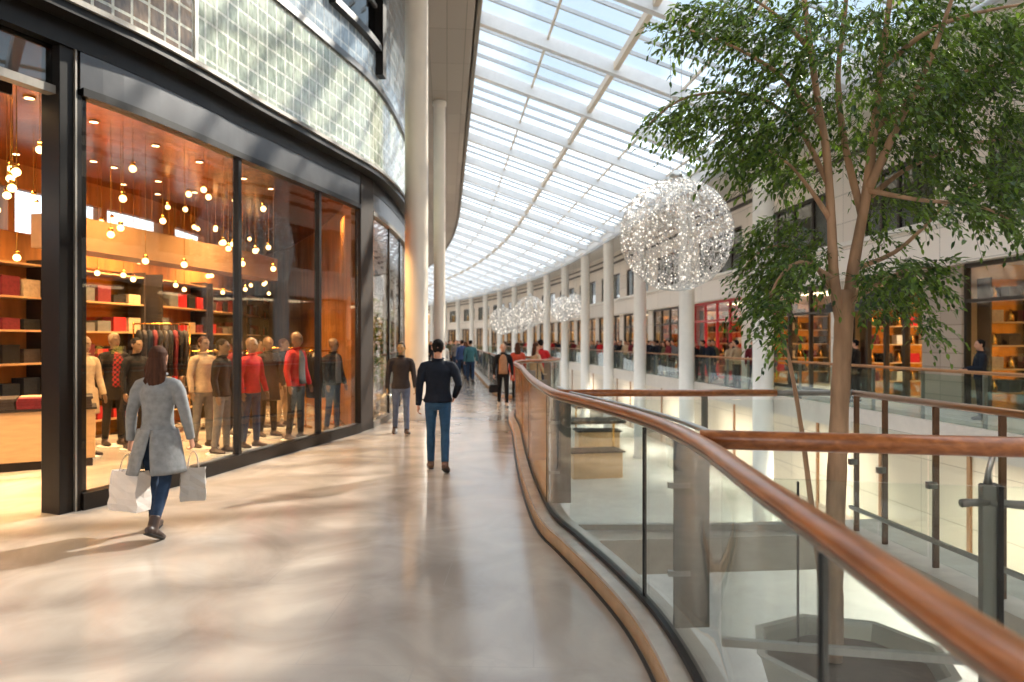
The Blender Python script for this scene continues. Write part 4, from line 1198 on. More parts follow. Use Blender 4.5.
def make_person(name, label, cat, sp, group=None):
    t = thing(name, label, cat, (0, 0, 0), 0, group)
    J = skeleton(sp); lift = J['lift']; fine = sp.get('vox', 0.006)
    k = sp.get('width', 1.0)
    yaw = math.radians(sp.get('head', 0))
    # --- body
    mb = MB()
    T = lambda z, rx, ry, y=0.0: (V((0, y, z)), (rx * k, ry))
    tor = [T(0.82, .10, .07), T(0.88, .145, .1), T(0.96, .15, .1), T(1.06, .125, .085), T(1.18, .135, .09), T(1.30, .145, .095), T(1.37, .115, .078), T(1.42, .075, .062), T(1.47, .055, .053)]
    mb.tube([a for a, _ in tor], [b for _, b in tor], 16, side=(1, 0, 0))
    mb.tube([V((0, -.01, 1.43)), V((0, 0, 1.49)), V((0, .012, 1.55))], [(.058, .058), (.052, .054), (.05, .056)], 12, side=(1, 0, 0))
    R = Matrix.Rotation(yaw, 3, 'Z')
    hc = V((0, 0.015, 1.635))
    hp = lambda x, y, z: hc + R @ V((x, y, z))
    hs_ = R @ V((1, 0, 0))
    mb.tube([hp(0, .028, -.118), hp(0, .03, -.105), hp(0, .024, -.075), hp(0, .012, -.03), hp(0, 0, .02), hp(0, -.006, .06), hp(0, -.01, .09), hp(0, -.012, .108)],
            [(.018, .022), (.034, .045), (.052, .068), (.067, .087), (.073, .096), (.068, .09), (.046, .062), (.018, .024)], 16, side=hs_)
    mb.tube([hp(0, .098, .012), hp(0, .112, -.02), hp(0, .106, -.032)], [.008, .013, .011], 8)
    mb.tube([hp(-.026, .092, -.064), hp(0, .1, -.062), hp(.026, .092, -.064)], [.007, .01, .007], 8)
    for s in (-1, 1):
        mb.tube([hp(s * .074, -.012, -.03), hp(s * .08, -.018, .0), hp(s * .078, -.014, .024)], [(.007, .012), (.009, .018), (.007, .012)], 8)
        mb.tube([hp(s * .014, .094, .026), hp(s * .034, .092, .03), hp(s * .052, .076, .024)], [.006, .008, .006], 6)
    for s, kk in ((-1, 'L'), (1, 'R')):
        sh, el, wr_ = J['sho' + kk], J['elb' + kk], J['wri' + kk]
        mb.tube([V((s * .07, 0, 1.38)), sh + V((-s * .025, 0, -.05)), sh.lerp(el, .5), el, el.lerp(wr_, .35), wr_], [.042, .042, .038, .034, .034, .024], 12)
        hand(mb, wr_, J['fa' + kk], s, sp.get('curl', 35))
        hip, kne, ank = J['hip' + kk], J['kne' + kk], J['ank' + kk]
        mb.tube([hip + V((0, 0, .03)), hip.lerp(kne, .3), kne, kne.lerp(ank, .35), ank], [.075, .066, .046, .046, .032], 12)
        so_, to = J['sole' + kk], J['toe' + kk]
        mb.tube([ank - to * .045 + so_ * .04, ank + to * .03 + so_ * .04, ank + to * .13 + so_ * .06, ank + to * .165 + so_ * .064], [.028, .034, .026, .012], 10)
    zones = []
    for s in (-1, 1): zones.append((hp(s * .031, .094, .008), (.014, .02, .0075), 1))
    zones.append((hp(0, .1, -.062), (.026, .02, .009), 2))
    body = link('body', voxel(mb, fine, 2, [sp['skin'], M['eye'], M['lips']], zones), t)
    # --- trousers
    mb = MB()
    mb.tube([V((0, 0, .80)), V((0, 0, .86)), V((0, -.005, .93)), V((0, 0, 1.0)), V((0, 0, 1.04))], [(.10 * k, .085), (.165 * k, .12), (.168 * k, .122), (.15 * k, .108), (.142 * k, .1)], 16, side=(1, 0, 0))
    lw_ = sp.get('legw', 1.0)
    for s, kk in ((-1, 'L'), (1, 'R')):
        hip, kne, ank = J['hip' + kk], J['kne' + kk], J['ank' + kk]
        mb.tube([hip + V((0, 0, .04)), hip.lerp(kne, .25), hip.lerp(kne, .6), kne, kne.lerp(ank, .3), kne.lerp(ank, .7), kne.lerp(ank, sp.get('cuff', .97))],
                [.088, .088, .074 * lw_, .060 * lw_, .062 * lw_, .054 * lw_, .05 * lw_], 14)
    link('trousers', voxel(mb, 0.011, 3, [sp['trousers']]), t)
    # --- shoes
    for s, kk in ((-1, 'L'), (1, 'R')):
        ank, so_, to = J['ank' + kk], J['sole' + kk], J['toe' + kk]
        sd_ = to.cross(so_)
        mb = MB()
        bh = sp.get('boot', 0.02)
        mb.tube([ank - so_ * bh, ank + so_ * .02, ank + so_ * .055 - to * .006], [.046, .048, .05], 12)
        mb.tube([ank - to * .075 + so_ * .055, ank - to * .05 + so_ * .048, ank + to * .03 + so_ * .045, ank + to * .11 + so_ * .058, ank + to * .17 + so_ * .066, ank + to * .19 + so_ * .07],
                [(.02, .025), (.04, .04), (.044, .042), (.048, .03), (.034, .022), (.012, .012)], 14, side=sd_)
        me = voxel(mb, 0.008, 2, [sp['shoes']])
        sh_ = link('shoe', me, t)
        mb = MB()
        mb.tube([ank - to * .07 + so_ * .083, ank - to * .05 + so_ * .083, ank + to * .1 + so_ * .083, ank + to * .185 + so_ * .083], [(.03, .007), (.04, .007), (.047, .007), (.018, .006)], 12, side=sd_)
        mb.build('sole', M['gasket'], sh_, True)
    # --- jacket, coat or jumper
    mb = MB(); hem = sp.get('hem', .86); g = sp.get('girth', 1.0)
    prof = [(1.02, .158, .115), (1.12, .152, .11), (1.22, .16, .115), (1.32, .172, .122), (1.385, .155, .104), (1.43, .105, .082), (1.465, .07, .068), (1.485, .062, .062)]
    low = [(hem, .178, .132), (hem + .015, .182, .135), (.95, .178, .13)] if hem < .94 else [(hem, .16, .12)]
    prof = low + prof
    mb.tube([V((0, 0, z)) for z, _, _ in prof], [(rx * k * g, ry * g) for _, rx, ry in prof], 20, side=(1, 0, 0))
    for s, kk in ((-1, 'L'), (1, 'R')):
        sh, el, wr_ = J['sho' + kk], J['elb' + kk], J['wri' + kk]
        fa = J['fa' + kk]
        mb.tube([V((s * .06, 0, 1.40)), V((s * .125, 0, 1.395)), sh + V((-s * .012, 0, -.03)), sh.lerp(el, .32), sh.lerp(el, .7), el, el.lerp(wr_, .3), el.lerp(wr_, .75), wr_ + fa * .01], [.06, .066, .066, .063, .056, .052, .051, .044, .04], 14)
    if sp.get('skirt'):
        # long coat: flared skirt with a vent up the back
        z0, flare = sp['skirt']; vent = sp.get('vent', 0.0)
        rows = []
        nz_ = 10; na = 36
        inner_rows = []
        for i in range(nz_ + 1):
            f = i / nz_; z = .98 + (z0 - .98) * f
            rx = (.198 + flare * f) * k * g; ry = (.13 + flare * (f ** .7) * 1.25) * g
            half = 0.02 + vent * max(0, f - .12)
            row = []; rin = []; yb = -.03 * f
            for j in range(na + 1):
                q = -PI / 2 + half + (2 * PI - 2 * half) * j / na
                wv = 1 + .025 * math.sin(q * 5) * f
                row.append(V((rx * wv * math.cos(q), yb + ry * wv * math.sin(q), z)))
                rin.append(V(((rx * wv - .014) * math.cos(q), yb + (ry * wv - .014) * math.sin(q), z)))
            rows.append(row); inner_rows.append(rin)
        sk_ = MB(); n = na + 1
        sk_.sheet(rows); sk_.sheet(inner_rows)
        ofs = (nz_ + 1) * n
        for i in range(nz_):
            for j in (0, na): sk_.f.append([i * n + j, (i + 1) * n + j, ofs + (i + 1) * n + j, ofs + i * n + j]); sk_.mi.append(0)
        for j in range(na): sk_.f.append([nz_ * n + j, nz_ * n + j + 1, ofs + nz_ * n + j + 1, ofs + nz_ * n + j]); sk_.mi.append(0)
    jk = link(sp.get('top_name', 'jacket'), voxel(mb, 0.011, 3, [sp['top']]), t)
    if sp.get('skirt'):
        sk_.build('coat_skirt', sp['top'], jk, True)
    # collar
    mb = MB(); mb.tube([V((.066 * math.cos(2 * PI * j / 20), .004 + .066 * math.sin(2 * PI * j / 20), 1.487 + .008 * math.cos(2 * PI * j / 20 - PI / 2))) for j in range(20)], [(.012, .024)] * 20, 8, closed=True, side=(0, 0, 1))
    mb.build('collar', sp.get('collar', sp['top']), jk, True)
    if sp.get('inner'):
        mb = MB()
        iw = sp.get('inner_w', 1.0)
        pr = [(.9, .1 * iw, .02 * iw ** 2), (1.0, .095 * iw, .02 * iw ** 2), (1.15, .09 * iw, .02 * iw ** 2), (1.3, .085 * iw, .02 * iw ** 2), (1.4, .06 * iw, .02), (1.45, .03, .015)]
        yy = [.128 - .03 * (iw - 1), .112 - .03 * (iw - 1), .105 - .03 * (iw - 1), .112 - .03 * (iw - 1), .095, .075]
        mb.tube([V((0, y_ * g + .006, z)) for (z, _, _), y_ in zip(pr, yy)], [(a * k, b) for _, a, b in pr], 12, side=(1, 0, 0)); mb.build('shirt', sp['inner'], t, True)
    # --- hair
    mb = MB(); style = sp['hair'][0]
    if style == 'short':
        mb.tube([hp(0, -.055, -.06), hp(0, -.04, -.03), hp(0, -.024, .01), hp(0, -.012, .05), hp(0, -.012, .088), hp(0, -.012, .112), hp(0, -.012, .121)],
                [(.05, .04), (.066, .055), (.079, .082), (.0795, .096), (.064, .08), (.038, .05), (.012, .016)], 18, side=hs_)
    else:
        mb.tube([hp(0, -.02, -.03), hp(0, -.02, .02), hp(0, -.014, .055), hp(0, -.012, .092), hp(0, -.012, .115), hp(0, -.012, .124)],
                [(.07, .072), (.08, .085), (.079, .094), (.062, .078), (.038, .048), (.012, .016)], 18, side=hs_)
        zl = style; hr = random.Random(4)
        mb.tube([hp(0, -.03, .05), hp(0, -.05, -.02), hp(0, -.065, -.10), hp(0, -.085, -.18), hp(.005, -.1, zl + .03)],
                [(.07, .06), (.078, .055), (.08, .046), (.08, .036), (.05, .02)], 18, side=hs_)
        for q in range(22):
            a = -1.15 + 2.3 * q / 21
            x0, y0 = math.sin(a) * .074, -math.cos(a) * .08
            wv = hr.uniform(-.024, .024); ln = zl * hr.uniform(.75, 1.15)
            mb.tube([hp(x0 * .8, y0 * .8 - .01, .06), hp(x0 * 1.05, y0 - .012, -.01), hp(x0 * 1.18 + wv, y0 * .95 - .022, ln * .4), hp(x0 * 1.32 - wv, y0 * .9 - .04, ln * .72), hp(x0 * 1.05 + wv, y0 * .85 - .04, ln)],
                    [.012, .016, .017, .014, .004], 7)
    link('hair', voxel(mb, 0.0065 if style != 'short' else .008, 1, [sp['hair'][1]]), t)
    for ch in t.children: ch.location.z += lift
    sc_ = sp.get('height', 1.75) / (1.757 + lift)
    t.scale = (sc_, sc_, sc_)
    t['lift'] = lift
    return t, J, lift, sc_
def put(t, px, py, rz):
    p = G(px, py); t.location = (p.x, p.y, 0); t.rotation_euler = (0, 0, rz)
def world_of(t, v, lift):
    v = V((v.x, v.y, v.z + lift)) * t.scale[0]
    return Matrix.Rotation(t.rotation_euler[2], 3, 'Z') @ v + V(t.location)

# woman in the grey coat, seen from behind, carrying two bags
w1, J1, l1, sc1 = make_person('person', 'woman with long brown hair in a grey coat walking past the store', 'person',
    dict(legL=(12, 6, -6), legR=(-9, 24, 26), armL=(-4, 10, 13, 0), armR=(2, 12, 15, 0), skin=M['skin'], trousers=M['denim'], shoes=M['boot'], boot=.09, top=M['coat_grey'], top_name='coat',
         hair=(-.27, M['hair_brown']), hem=.92, skirt=(.58, .085), vent=.24, width=.93, shoulder=.93, legw=.9, cuff=.86, height=1.66, curl=75, vox=.006))
put(w1, 158, 534, -0.10)
# man in navy
w2, J2, l2, sc2 = make_person('person', 'man with short black hair in a navy jumper walking away along the walkway', 'person',
    dict(legL=(10, 4, -2), legR=(-9, 14, 22), armL=(-6, 10, 9, 0), armR=(-14, 62, 16, 20), skin=M['skin'], trousers=M['denim_mid'], shoes=M['shoe_brown'], boot=.03, top=M['navy'], top_name='jumper',
         hair=('short', M['hair_black']), hem=.9, width=1.05, shoulder=1.08, girth=1.03, height=1.73, curl=45))
put(w2, 438, 471, -0.03)
# man in the charcoal jacket, walking forward
w3, J3, l3, sc3 = make_person('person', 'man in a dark brown jacket and washed jeans walking forward beside the white column', 'person',
    dict(legL=(10, 4, -6), legR=(-8, 12, 16), armL=(6, 14, 10, 0), armR=(-6, 12, 10, 0), skin=M['skin_dark'], trousers=M['denim_light'], shoes=M['boot'], boot=.03, top=M['brown_jacket'], collar=M['black_cloth'],
         hair=('short', M['hair_black']), hem=.86, width=1.02, shoulder=1.05, height=1.68, head=-14, curl=40))
put(w3, 401, 434.5, PI + 0.12)
# person in tan
w4, J4, l4, sc4 = make_person('person', 'fair haired person in a tan top and black trousers walking forward', 'person',
    dict(legL=(9, 4, -4), legR=(-8, 12, 14), armL=(-2, 10, 12, 0), armR=(4, 12, 10, 0), skin=M['skin'], trousers=M['black_cloth'], shoes=M['shoe_pale'], boot=.02, top=M['black_cloth'], inner=M['tan_knit'], inner_w=1.3,
         hair=('short', M['hair_blond']), hem=.86, width=1.0, shoulder=1.0, height=1.64, curl=50))
put(w4, 503, 406.5, PI - 0.05)
# tan front panel reads as an open jacket: person wears a wide knit front

# shopping bags
def bag(name, label, wrist, d, rz, w, h, dp, m, seed):
    r = random.Random(seed)
    b = thing(name, label, 'bag', (wrist.x, wrist.y, wrist.z), rz)
    mb = MB(); z1 = -0.17; z0 = z1 - h
    rows = []
    for i in range(7):
        f = i / 6; z = z1 + (z0 - z1) * f; k = 0.75 + .25 * min(1, f * 1.8); wv = 1.0 - 0.06 * (1 - f)
        ring = []
        for (sx, sy) in ((-1, -1), (-.3, -1.08), (.3, -1.05), (1, -1), (1.03, 0), (1, 1), (.3, 1.08), (-.3, 1.05), (-1, 1), (-1.03, 0)):
            ring.append(V((sx * w / 2 * wv + r.uniform(-.008, .008), sy * dp / 2 * k + r.uniform(-.01, .01), z + r.uniform(-.006, .006))))
        ring.append(ring[0]); rows.append(ring)
    mb.sheet(rows)
    mb.add([rows[-1][i] for i in range(10)], [list(range(10))])
    o = mb.build('paper_body', m, b, recalc=False)
    so_ = o.modifiers.new('wall', 'SOLIDIFY'); so_.thickness = 0.004
    for sy in (-1, 1):
        mb = MB(); mb.tube(catmull([V((-w * .24, sy * dp * .36, z1 - .03)), V((-w * .16, sy * dp * .2, z1 + .1)), V((0, sy * .012, z1 + .155)), V((w * .16, sy * dp * .2, z1 + .1)), V((w * .24, sy * dp * .36, z1 - .03))], .02), .004, 5)
        mb.build('handle', M['cord'], b, True)
    return b
for kk, lb, w_, h_, m_, sd_, rz_b in (('L', 'large white paper shopping bag in the left hand of the woman in grey', .34, .34, M['bag_white'], 1, -.5), ('R', 'small pale grey shopping bag in the right hand of the woman in grey', .2, .28, M['bag_grey'], 2, .25)):
    wr_ = J1['wri' + kk] + J1['fa' + kk] * .115
    p = world_of(w1, wr_, l1)
    bag('shopping_bag', lb, p, None, rz_b, w_, h_, .15 if kk == 'L' else .1, m_, sd_)
# handbag of the person in tan
p = world_of(w4, J4['wriR'] + J4['faR'] * .11, l4)
hb = thing('handbag', 'small black handbag held low by the person in the tan top', 'bag', p, 0.2)
mb = MB(); mb.box((0, 0, -.26), (.24, .1, .2)); bevel(mb.build('bag_body', M['black_cloth'], hb), .02)
mb = MB(); mb.tube(catmull([V((-.08, 0, -.17)), V((-.05, 0, -.05)), V((0, 0, 0)), V((.05, 0, -.05)), V((.08, 0, -.17))], .02), .007, 6); mb.build('handle', M['boot'], hb, True)

# crowd archetypes (smaller in the picture)
def arche(lb, **kw):
    d = dict(legL=(12, 5, -4), legR=(-12, 16, 20), armL=(-8, 14, 9, 0), armR=(10, 16, 9, 0), skin=M['skin'], trousers=M['denim'], shoes=M['boot'], boot=.03, top=M['black_cloth'],
             hair=('short', M['hair_black']), hem=.86, height=1.75, vox=.014, curl=40)
    d.update(kw)
    return make_person('person', lb, 'person', d)[0]
RAILG = 'shoppers along the far gallery'
pa = arche('shopper in a black jacket and blue jeans among the crowd along the far gallery')
pb = arche('long haired shopper in a dark red coat by the far gallery rail', hair=(-.25, M['hair_brown']), top=M['maroon_cloth'], top_name='coat', skirt=(.62, .05), vent=.3, width=.93, shoulder=.93, height=1.66, trousers=M['black_cloth'])
pc = arche('shopper standing with folded posture in a grey top by the far gallery rail', legL=(2, 2, 0), legR=(-1, 2, 2), armL=(10, 70, 8, 25), armR=(12, 65, 8, 25), top=M['grey_cloth'], trousers=M['black_cloth'], height=1.74)
colors = {'black': M['black_cloth'], 'navy blue': M['navy'], 'mid grey': M['grey_cloth'], 'dark red': M['maroon_cloth'], 'beige': M['beige_cloth'], 'olive': M['olive_cloth'], 'teal': M['teal_cloth'], 'bright red': M['red_cloth'], 'blue': M['blue_cloth'], 'white': M['white_cloth']}
ARCH = [(pa, 'black cloth', 'walking shopper with short hair'), (pb, 'dark red coat', 'long haired shopper'), (pc, 'mid grey cloth', 'standing shopper with bent arms')]
base_top = [M['black_cloth'], M['maroon_cloth'], M['grey_cloth']]
kinds_ = ['walking shopper', 'long haired shopper', 'standing shopper']
protos = [pa, pb, pc]; used = [False] * 3
def crowd(i, x, y, rz, col, where, group):
    lb = '%s in a %s top %s' % (kinds_[i], col, where)
    if not used[i]:
        used[i] = True; o = protos[i]; o.location = (x, y, 0); o.rotation_euler = (0, 0, rz); o['label'] = lb; o['group'] = group
        o0 = o
        for m_o in [o] + list(o.children_recursive):
            if m_o.type == 'MESH':
                for sl in m_o.material_slots:
                    if sl.material == base_top[i] and m_o.name.split('.')[0] in ('jacket', 'coat', 'collar', 'coat_skirt'): sl.link = 'OBJECT'; sl.material = colors[col]
        return o
    o = dup(protos[i], (x, y, 0), rz, lb, group)
    for m_o in [o] + list(o.children_recursive):
        if m_o.type == 'MESH' and m_o.name.split('.')[0] in ('jacket', 'coat', 'collar', 'coat_skirt'):
            for sl in m_o.material_slots: sl.link = 'OBJECT'; sl.material = colors[col]
    return o
cr_ = random.Random(12)
names_c = list(colors)
# along the far gallery, behind its rail
yy = 24.0; i = 0
while yy < 92:
    col = names_c[cr_.choice((0, 0, 0, 1, 1, 2, 3, 3, 4, 5, 7))]
    crowd(i % 3, 10.42 + (i % 2) * .75 + cr_.uniform(0, .35), yy, cr_.choice((PI / 2, 0.1, PI - .1, PI / 2 + .4)) + cr_.uniform(-.3, .3), col, 'behind the far gallery rail', 'shoppers along the far gallery')
    yy += cr_.uniform(0.4, 1.0); i += 1
crowd(0, 11.5, 20.0, -.4, 'navy blue', 'outside the shop behind the tree trunk', 'pair outside the gallery shop')
crowd(2, 11.4, 19.2, .6, 'black', 'outside the shop behind the tree trunk', 'pair outside the gallery shop')
crowd(2, 11.5, 14.6, 1.2, 'navy blue', 'beside the lit shop at the right edge', 'gallery visitor')
# far down the walkway
FW = [(462, 379, 0, 'blue'), (470, 376, 1, 'navy blue'), (485, 381, 2, 'black'), (456, 372, 0, 'mid grey'), (489, 373, 1, 'olive'), (476, 383, 0, 'teal'), (466, 370, 2, 'black'), (480, 366, 0, 'black'), (473, 369, 0, 'white'),
      (459, 372, 0, 'navy blue'), (466, 366, 1, 'teal'), (455, 380, 1, 'white'), (472, 363, 2, 'black'), (479, 372, 0, 'dark red'), (486, 366, 1, 'black'), (491, 362, 0, 'mid grey'), (450, 368, 2, 'olive'), (462, 361, 0, 'beige'), (483, 360, 2, 'navy blue'),
      (496, 364, 0, 'black'), (453, 362, 0, 'bright red'), (476, 359, 1, 'blue'), (488, 358, 2, 'dark red'), (468, 359, 0, 'black'), (509, 366, 1, 'olive'), (458, 358, 1, 'black'), (493, 358, 0, 'beige')]
far_taken = []
for px_, py_, i_, col in FW:
    p = G(px_, py_)
    x_ = min(p.x - bend(p.y) * .6, .95 - bend(p.y)); y_ = p.y
    while any((V((x_, y_)) - q_).length < 1.0 for q_ in far_taken): x_ -= .25; y_ += .1
    far_taken.append(V((x_, y_)))
    crowd(i_, x_, y_, cr_.choice((0, PI)) + cr_.uniform(-.3, .3), col, 'in the distance on the walkway', 'far walkway crowd')
# beyond the rounded balcony
for k_, (x_, y_, i_, col) in enumerate([(2.3, 18.6, 1, 'beige'), (2.6, 19.9, 0, 'bright red')]):
    crowd(i_, x_, y_, -1.3 + k_, col, 'on the rounded balcony', 'balcony visitors')
p = G(517.5, 401)
wr5 = dup(pb, (p.x, p.y, 0), 0.0, 'shopper in a long orange red coat by the wooden rail behind the person in tan', '', None, {'dark red cloth': None})
if 'group' in wr5.keys(): del wr5['group']
for m_o in wr5.children_recursive:
    if m_o.type == 'MESH' and m_o.name.split('.')[0] in ('coat', 'collar', 'coat_skirt'):
        for sl in m_o.material_slots: sl.link = 'OBJECT'; sl.material = M['red_coat']

# ------------------------------------------------------------------ store displays
def mannequin(label, px, py, rz, h, **kw):
    d = dict(legL=(3, 3, 0), legR=(-3, 4, 2), armL=(4, 14, 10, 0), armR=(-4, 18, 10, 0), skin=M['mannequin_skin'], trousers=M['black_cloth'], shoes=M['boot'], boot=.03, top=M['black_cloth'],
             hair=('short', M['mannequin_skin']), hem=.86, height=h, vox=.012, curl=20)
    d.update(kw)
    t = make_person('mannequin', label, 'mannequin', d)[0]
    p = G(px, py); t.location = (p.x, p.y, 0.035); t.rotation_euler = (0, 0, rz)
    mb = MB(); mb.lathe([(0, -.0341 / t.scale[0]), (.24, -.0341 / t.scale[0]), (.24, -.004), (.22, -.001), (0, -.001)], (0, 0, 0), 28); mb.build('display_base', M['white_paint'], t)
    return t
mannequin('mannequin in an open red jacket over a grey shirt behind the middle pane', 296, 441, 0.9 - PI / 2 - PI / 2 + .3, 1.82, top=M['red_cloth'], inner=M['grey_cloth'], trousers=M['black_cloth'])
mannequin('mannequin in a black coat with red plaid front and pale cap near the store entrance', 114, 447, -2.2, 1.8, inner=M['plaid'], hair=('short', M['beige_cloth']), top_name='coat', skirt=(.7, .04), vent=.1)
mannequin('mannequin in a charcoal coat standing just behind the red jacketed one', 268, 438, -2.3, 1.74, top=M['brown_jacket'], top_name='coat', skirt=(.62, .05), vent=.1)
mannequin('mannequin in a bright red jumper and dark skirt-length coat nearest the second mullion', 251, 449, -2.0, 1.72, top=M['red_cloth'], trousers=M['denim'])
mannequin('mannequin in a pale beige top near the left side of the first mullion', 203, 449, -2.1, 1.74, top=M['beige_cloth'], trousers=M['grey_cloth'], hair=('short', M['hair_brown']))
mannequin('mannequin in black jacket beside the one in pale beige', 222, 455, -1.7, 1.7, hair=('short', M['hair_black']), top=M['black_cloth'], trousers=M['grey_cloth'])
mannequin('mannequin with a dark jacket behind the narrow last pane', 333, 433, -2.0, 1.72, top=M['black_cloth'], trousers=M['denim'], inner=M['grey_cloth'])
mannequin('mannequin in a beige coat half hidden behind the dark entrance post', 84, 458, -2.0, 1.74, top=M['beige_cloth'], top_name='coat', skirt=(.6, .05), vent=.1, trousers=M['beige_cloth'])

mannequin('mannequin in a maroon jumper in the second row behind the first mullion', 236, 436, -1.9, 1.74, top=M['maroon_cloth'], trousers=M['black_cloth'], hair=('short', M['hair_black']))
mannequin('mannequin in a navy top and pale trousers deep behind the second pane', 283, 428, -1.8, 1.72, top=M['navy'], trousers=M['beige_cloth'], hair=('short', M['hair_brown']))
mannequin('mannequin in a bright red top deep behind the second pane', 258, 430, -1.8, 1.7, top=M['red_cloth'], trousers=M['black_cloth'], hair=('short', M['hair_black']))
mannequin('mannequin in a dark coat just right of the plaid fronted one', 136, 450, -2.0, 1.72, top=M['black_cloth'], top_name='coat', skirt=(.6, .05), vent=.1, hair=('short', M['hair_black']))
# leafy plants added to stand in for a green reflection in the second shop's panes
def window_plant(label, s_, d, h, seed):
    p, t = in_store(s_, d); r = random.Random(seed)
    u = thing('standin_plant', label, 'plant', (p.x, p.y, 0))
    mb = MB(); mb.lathe([(0, 0), (.16, 0), (.2, .4), (.17, .4), (.16, .36), (0, .36)], (0, 0, 0), 18); mb.build('pot', M['planter'], u, True)
    st_ = MB(); lf = MB()
    for i in range(26):
        a = r.uniform(0, 2 * PI); z = r.uniform(.35, 1) * h; rad = r.uniform(.1, .32)
        tip = V((math.cos(a) * rad, math.sin(a) * rad, z))
        pts = catmull([V((0, 0, .35)), V((math.cos(a) * rad * .3, math.sin(a) * rad * .3, .35 + (z - .35) * .7)), tip], .15)
        st_.tube(pts, .006, 4)
        for q in range(26):
            b = pts[r.randrange(len(pts) // 2, len(pts))]; d_ = V((r.uniform(-1, 1), r.uniform(-1, 1), r.uniform(-.6, .6))).normalized(); sd_ = d_.cross(V((0, 0, 1))).normalized()
            L_ = r.uniform(.09, .16)
            lf.add([b, b + d_ * L_ * .5 - sd_ * .025, b + d_ * L_ - V((0, 0, .03)), b + d_ * L_ * .5 + sd_ * .025], [(0, 1, 2, 3)])
    st_.build('stems', M['bark'], u); lf.build('foliage', M['leaf'], u, recalc=False)['kind'] = 'stuff'
window_plant('added tall leafy plant, stand-in for green reflection right of the dark pier', s_f + 1.6, .35, 3.0, 3)
window_plant('added leafy plant, stand-in for green reflection next to the white column', s_f + 3.6, .4, 2.4, 4)
# garments on rails
def garment_mesh(seed):
    r = random.Random(seed); mb = MB()
    pr = [(0, .02, .02), (-.03, .10, .03), (-.06, .19, .035), (-.12, .215, .04), (-.3, .2, .042), (-.55, .2, .048), (-.8, .21, .05), (-.82, .2, .045)]
    mb.tube([V((0, 0, z)) for z, _, _ in pr], [(a, b * r.uniform(.8, 1.2)) for _, a, b in pr], 16, side=(1, 0, 0))
    for s in (-1, 1):
        mb.tube([V((s * .15, 0, -.05)), V((s * .22, 0, -.12)), V((s * .25, .01, -.4)), V((s * .26, .02, -.62))], [(.03, .05), (.034, .055), (.032, .05), (.028, .04)], 10)
    return mb.mesh('garment', M['black_cloth'], True)
GM = [garment_mesh(i) for i in range(3)]
hook = MB().tube(catmull([V((0, 0, -.02)), V((0, 0, .05)), V((.02, 0, .08)), V((0, 0, .1)), V((-.015, 0, .085))], .01), .004, 5).mesh('hook', M['steel'], True)
def rack(label, px, py, rz, top, L_, n, cols, glabel, gname):
    p = G(px, py)
    t = thing('clothes_rack', label, 'clothes rack', (p.x, p.y, 0), rz)
    mb = MB(); mb.tube([V((-L_ / 2, 0, top)), V((L_ / 2, 0, top))], .016, 10); mb.build('rail', M['gold'], t, True)
    for s in (-1, 1):
        mb = MB(); mb.tube([V((s * L_ / 2, 0, 0.03)), V((s * L_ / 2, 0, top + .016))], .014, 8); mb.build('upright', M['gold'], t, True)
        mb = MB(); mb.box((s * L_ / 2, 0, .02), (.05, .5, .04)); mb.build('foot', M['gold'], t)
    R = Matrix.Rotation(rz, 3, 'Z')
    for i in range(n):
        q = V((p.x, p.y, 0)) + R @ V((-L_ / 2 + .08 + (L_ - .16) * i / max(1, n - 1), 0, 0))
        cname, cm = cols[i % len(cols)]
        g_ = thing('garment', glabel % cname, 'garment', (q.x, q.y, top - .102), rz + PI / 2, gname)
        o = link('cloth', GM[i % 3], g_); o.material_slots[0].link = 'OBJECT'; o.material_slots[0].material = cm
        link('hook', hook, g_)
mixed = [('black', M['black_cloth']), ('charcoal', M['brown_jacket']), ('navy', M['navy']), ('dark red', M['maroon_cloth'])]
light_ = [('white', M['white_cloth']), ('red', M['red_cloth']), ('beige', M['beige_cloth']), ('grey', M['grey_cloth']), ('black', M['black_cloth'])]
rack('tall brass rack of dark coats behind the woman in grey', 162, 437, .5, 2.0, .9, 10, mixed, '%s coat hanging on the tall rack behind the woman', 'coats on the tall rack')
rack('brass rack of coloured tops deep in the store behind the first mullion', 207, 427, .4, 1.5, 1.5, 13, light_, '%s top hanging on the rack behind the first mullion', 'tops on the deep rack')
rack('brass rack of dark jackets behind the mannequin in red', 285, 421, .3, 1.55, 1.4, 12, [mixed[0], light_[1], mixed[1], light_[0]], '%s jacket hanging behind the mannequin in red', 'jackets on the middle rack')
rack('short brass rack of jackets behind the last narrow pane', 320, 426, .6, 1.5, .6, 5, mixed, '%s jacket hanging behind the last narrow pane', 'jackets on the last rack')

# display counter near the entrance with folded garments
p = G(16, 466); CR = .45
fi = min(range(len(FAC)), key=lambda i: (FAC[i] - p).length); nf_ = (p - FAC[fi]).normalized()
p = FAC[fi] + nf_ * 2.75
ct = thing('display_counter', 'pale oak display counter with dark plinth inside the store entrance', 'counter', (p.x, p.y, 0), CR)
mb = MB(); mb.box((0, 0, .44), (1.5, .7, .66)); bevel(mb.build('cabinet', M['counter'], ct), .008)
mb = MB(); mb.box((0, 0, .055), (1.44, .64, .11)); mb.build('plinth', M['plinth'], ct)
mb = MB(); mb.box((0, 0, .785), (1.54, .74, .03)); mb.build('counter_top', M['plinth'], ct)
fr = random.Random(9)
fm_ = MB()
for i in range(4): fm_.box((fr.uniform(-.01, .01), fr.uniform(-.01, .01), .02 + i * .036), (.27, .34, .034))
FMm = fm_.mesh('folded', M['black_cloth'])
Rc = Matrix.Rotation(CR, 3, 'Z')
gcol = [('black', M['black_cloth']), ('dark red', M['maroon_cloth']), ('charcoal', M['brown_jacket']), ('beige', M['beige_cloth']), ('red', M['red_cloth'])]
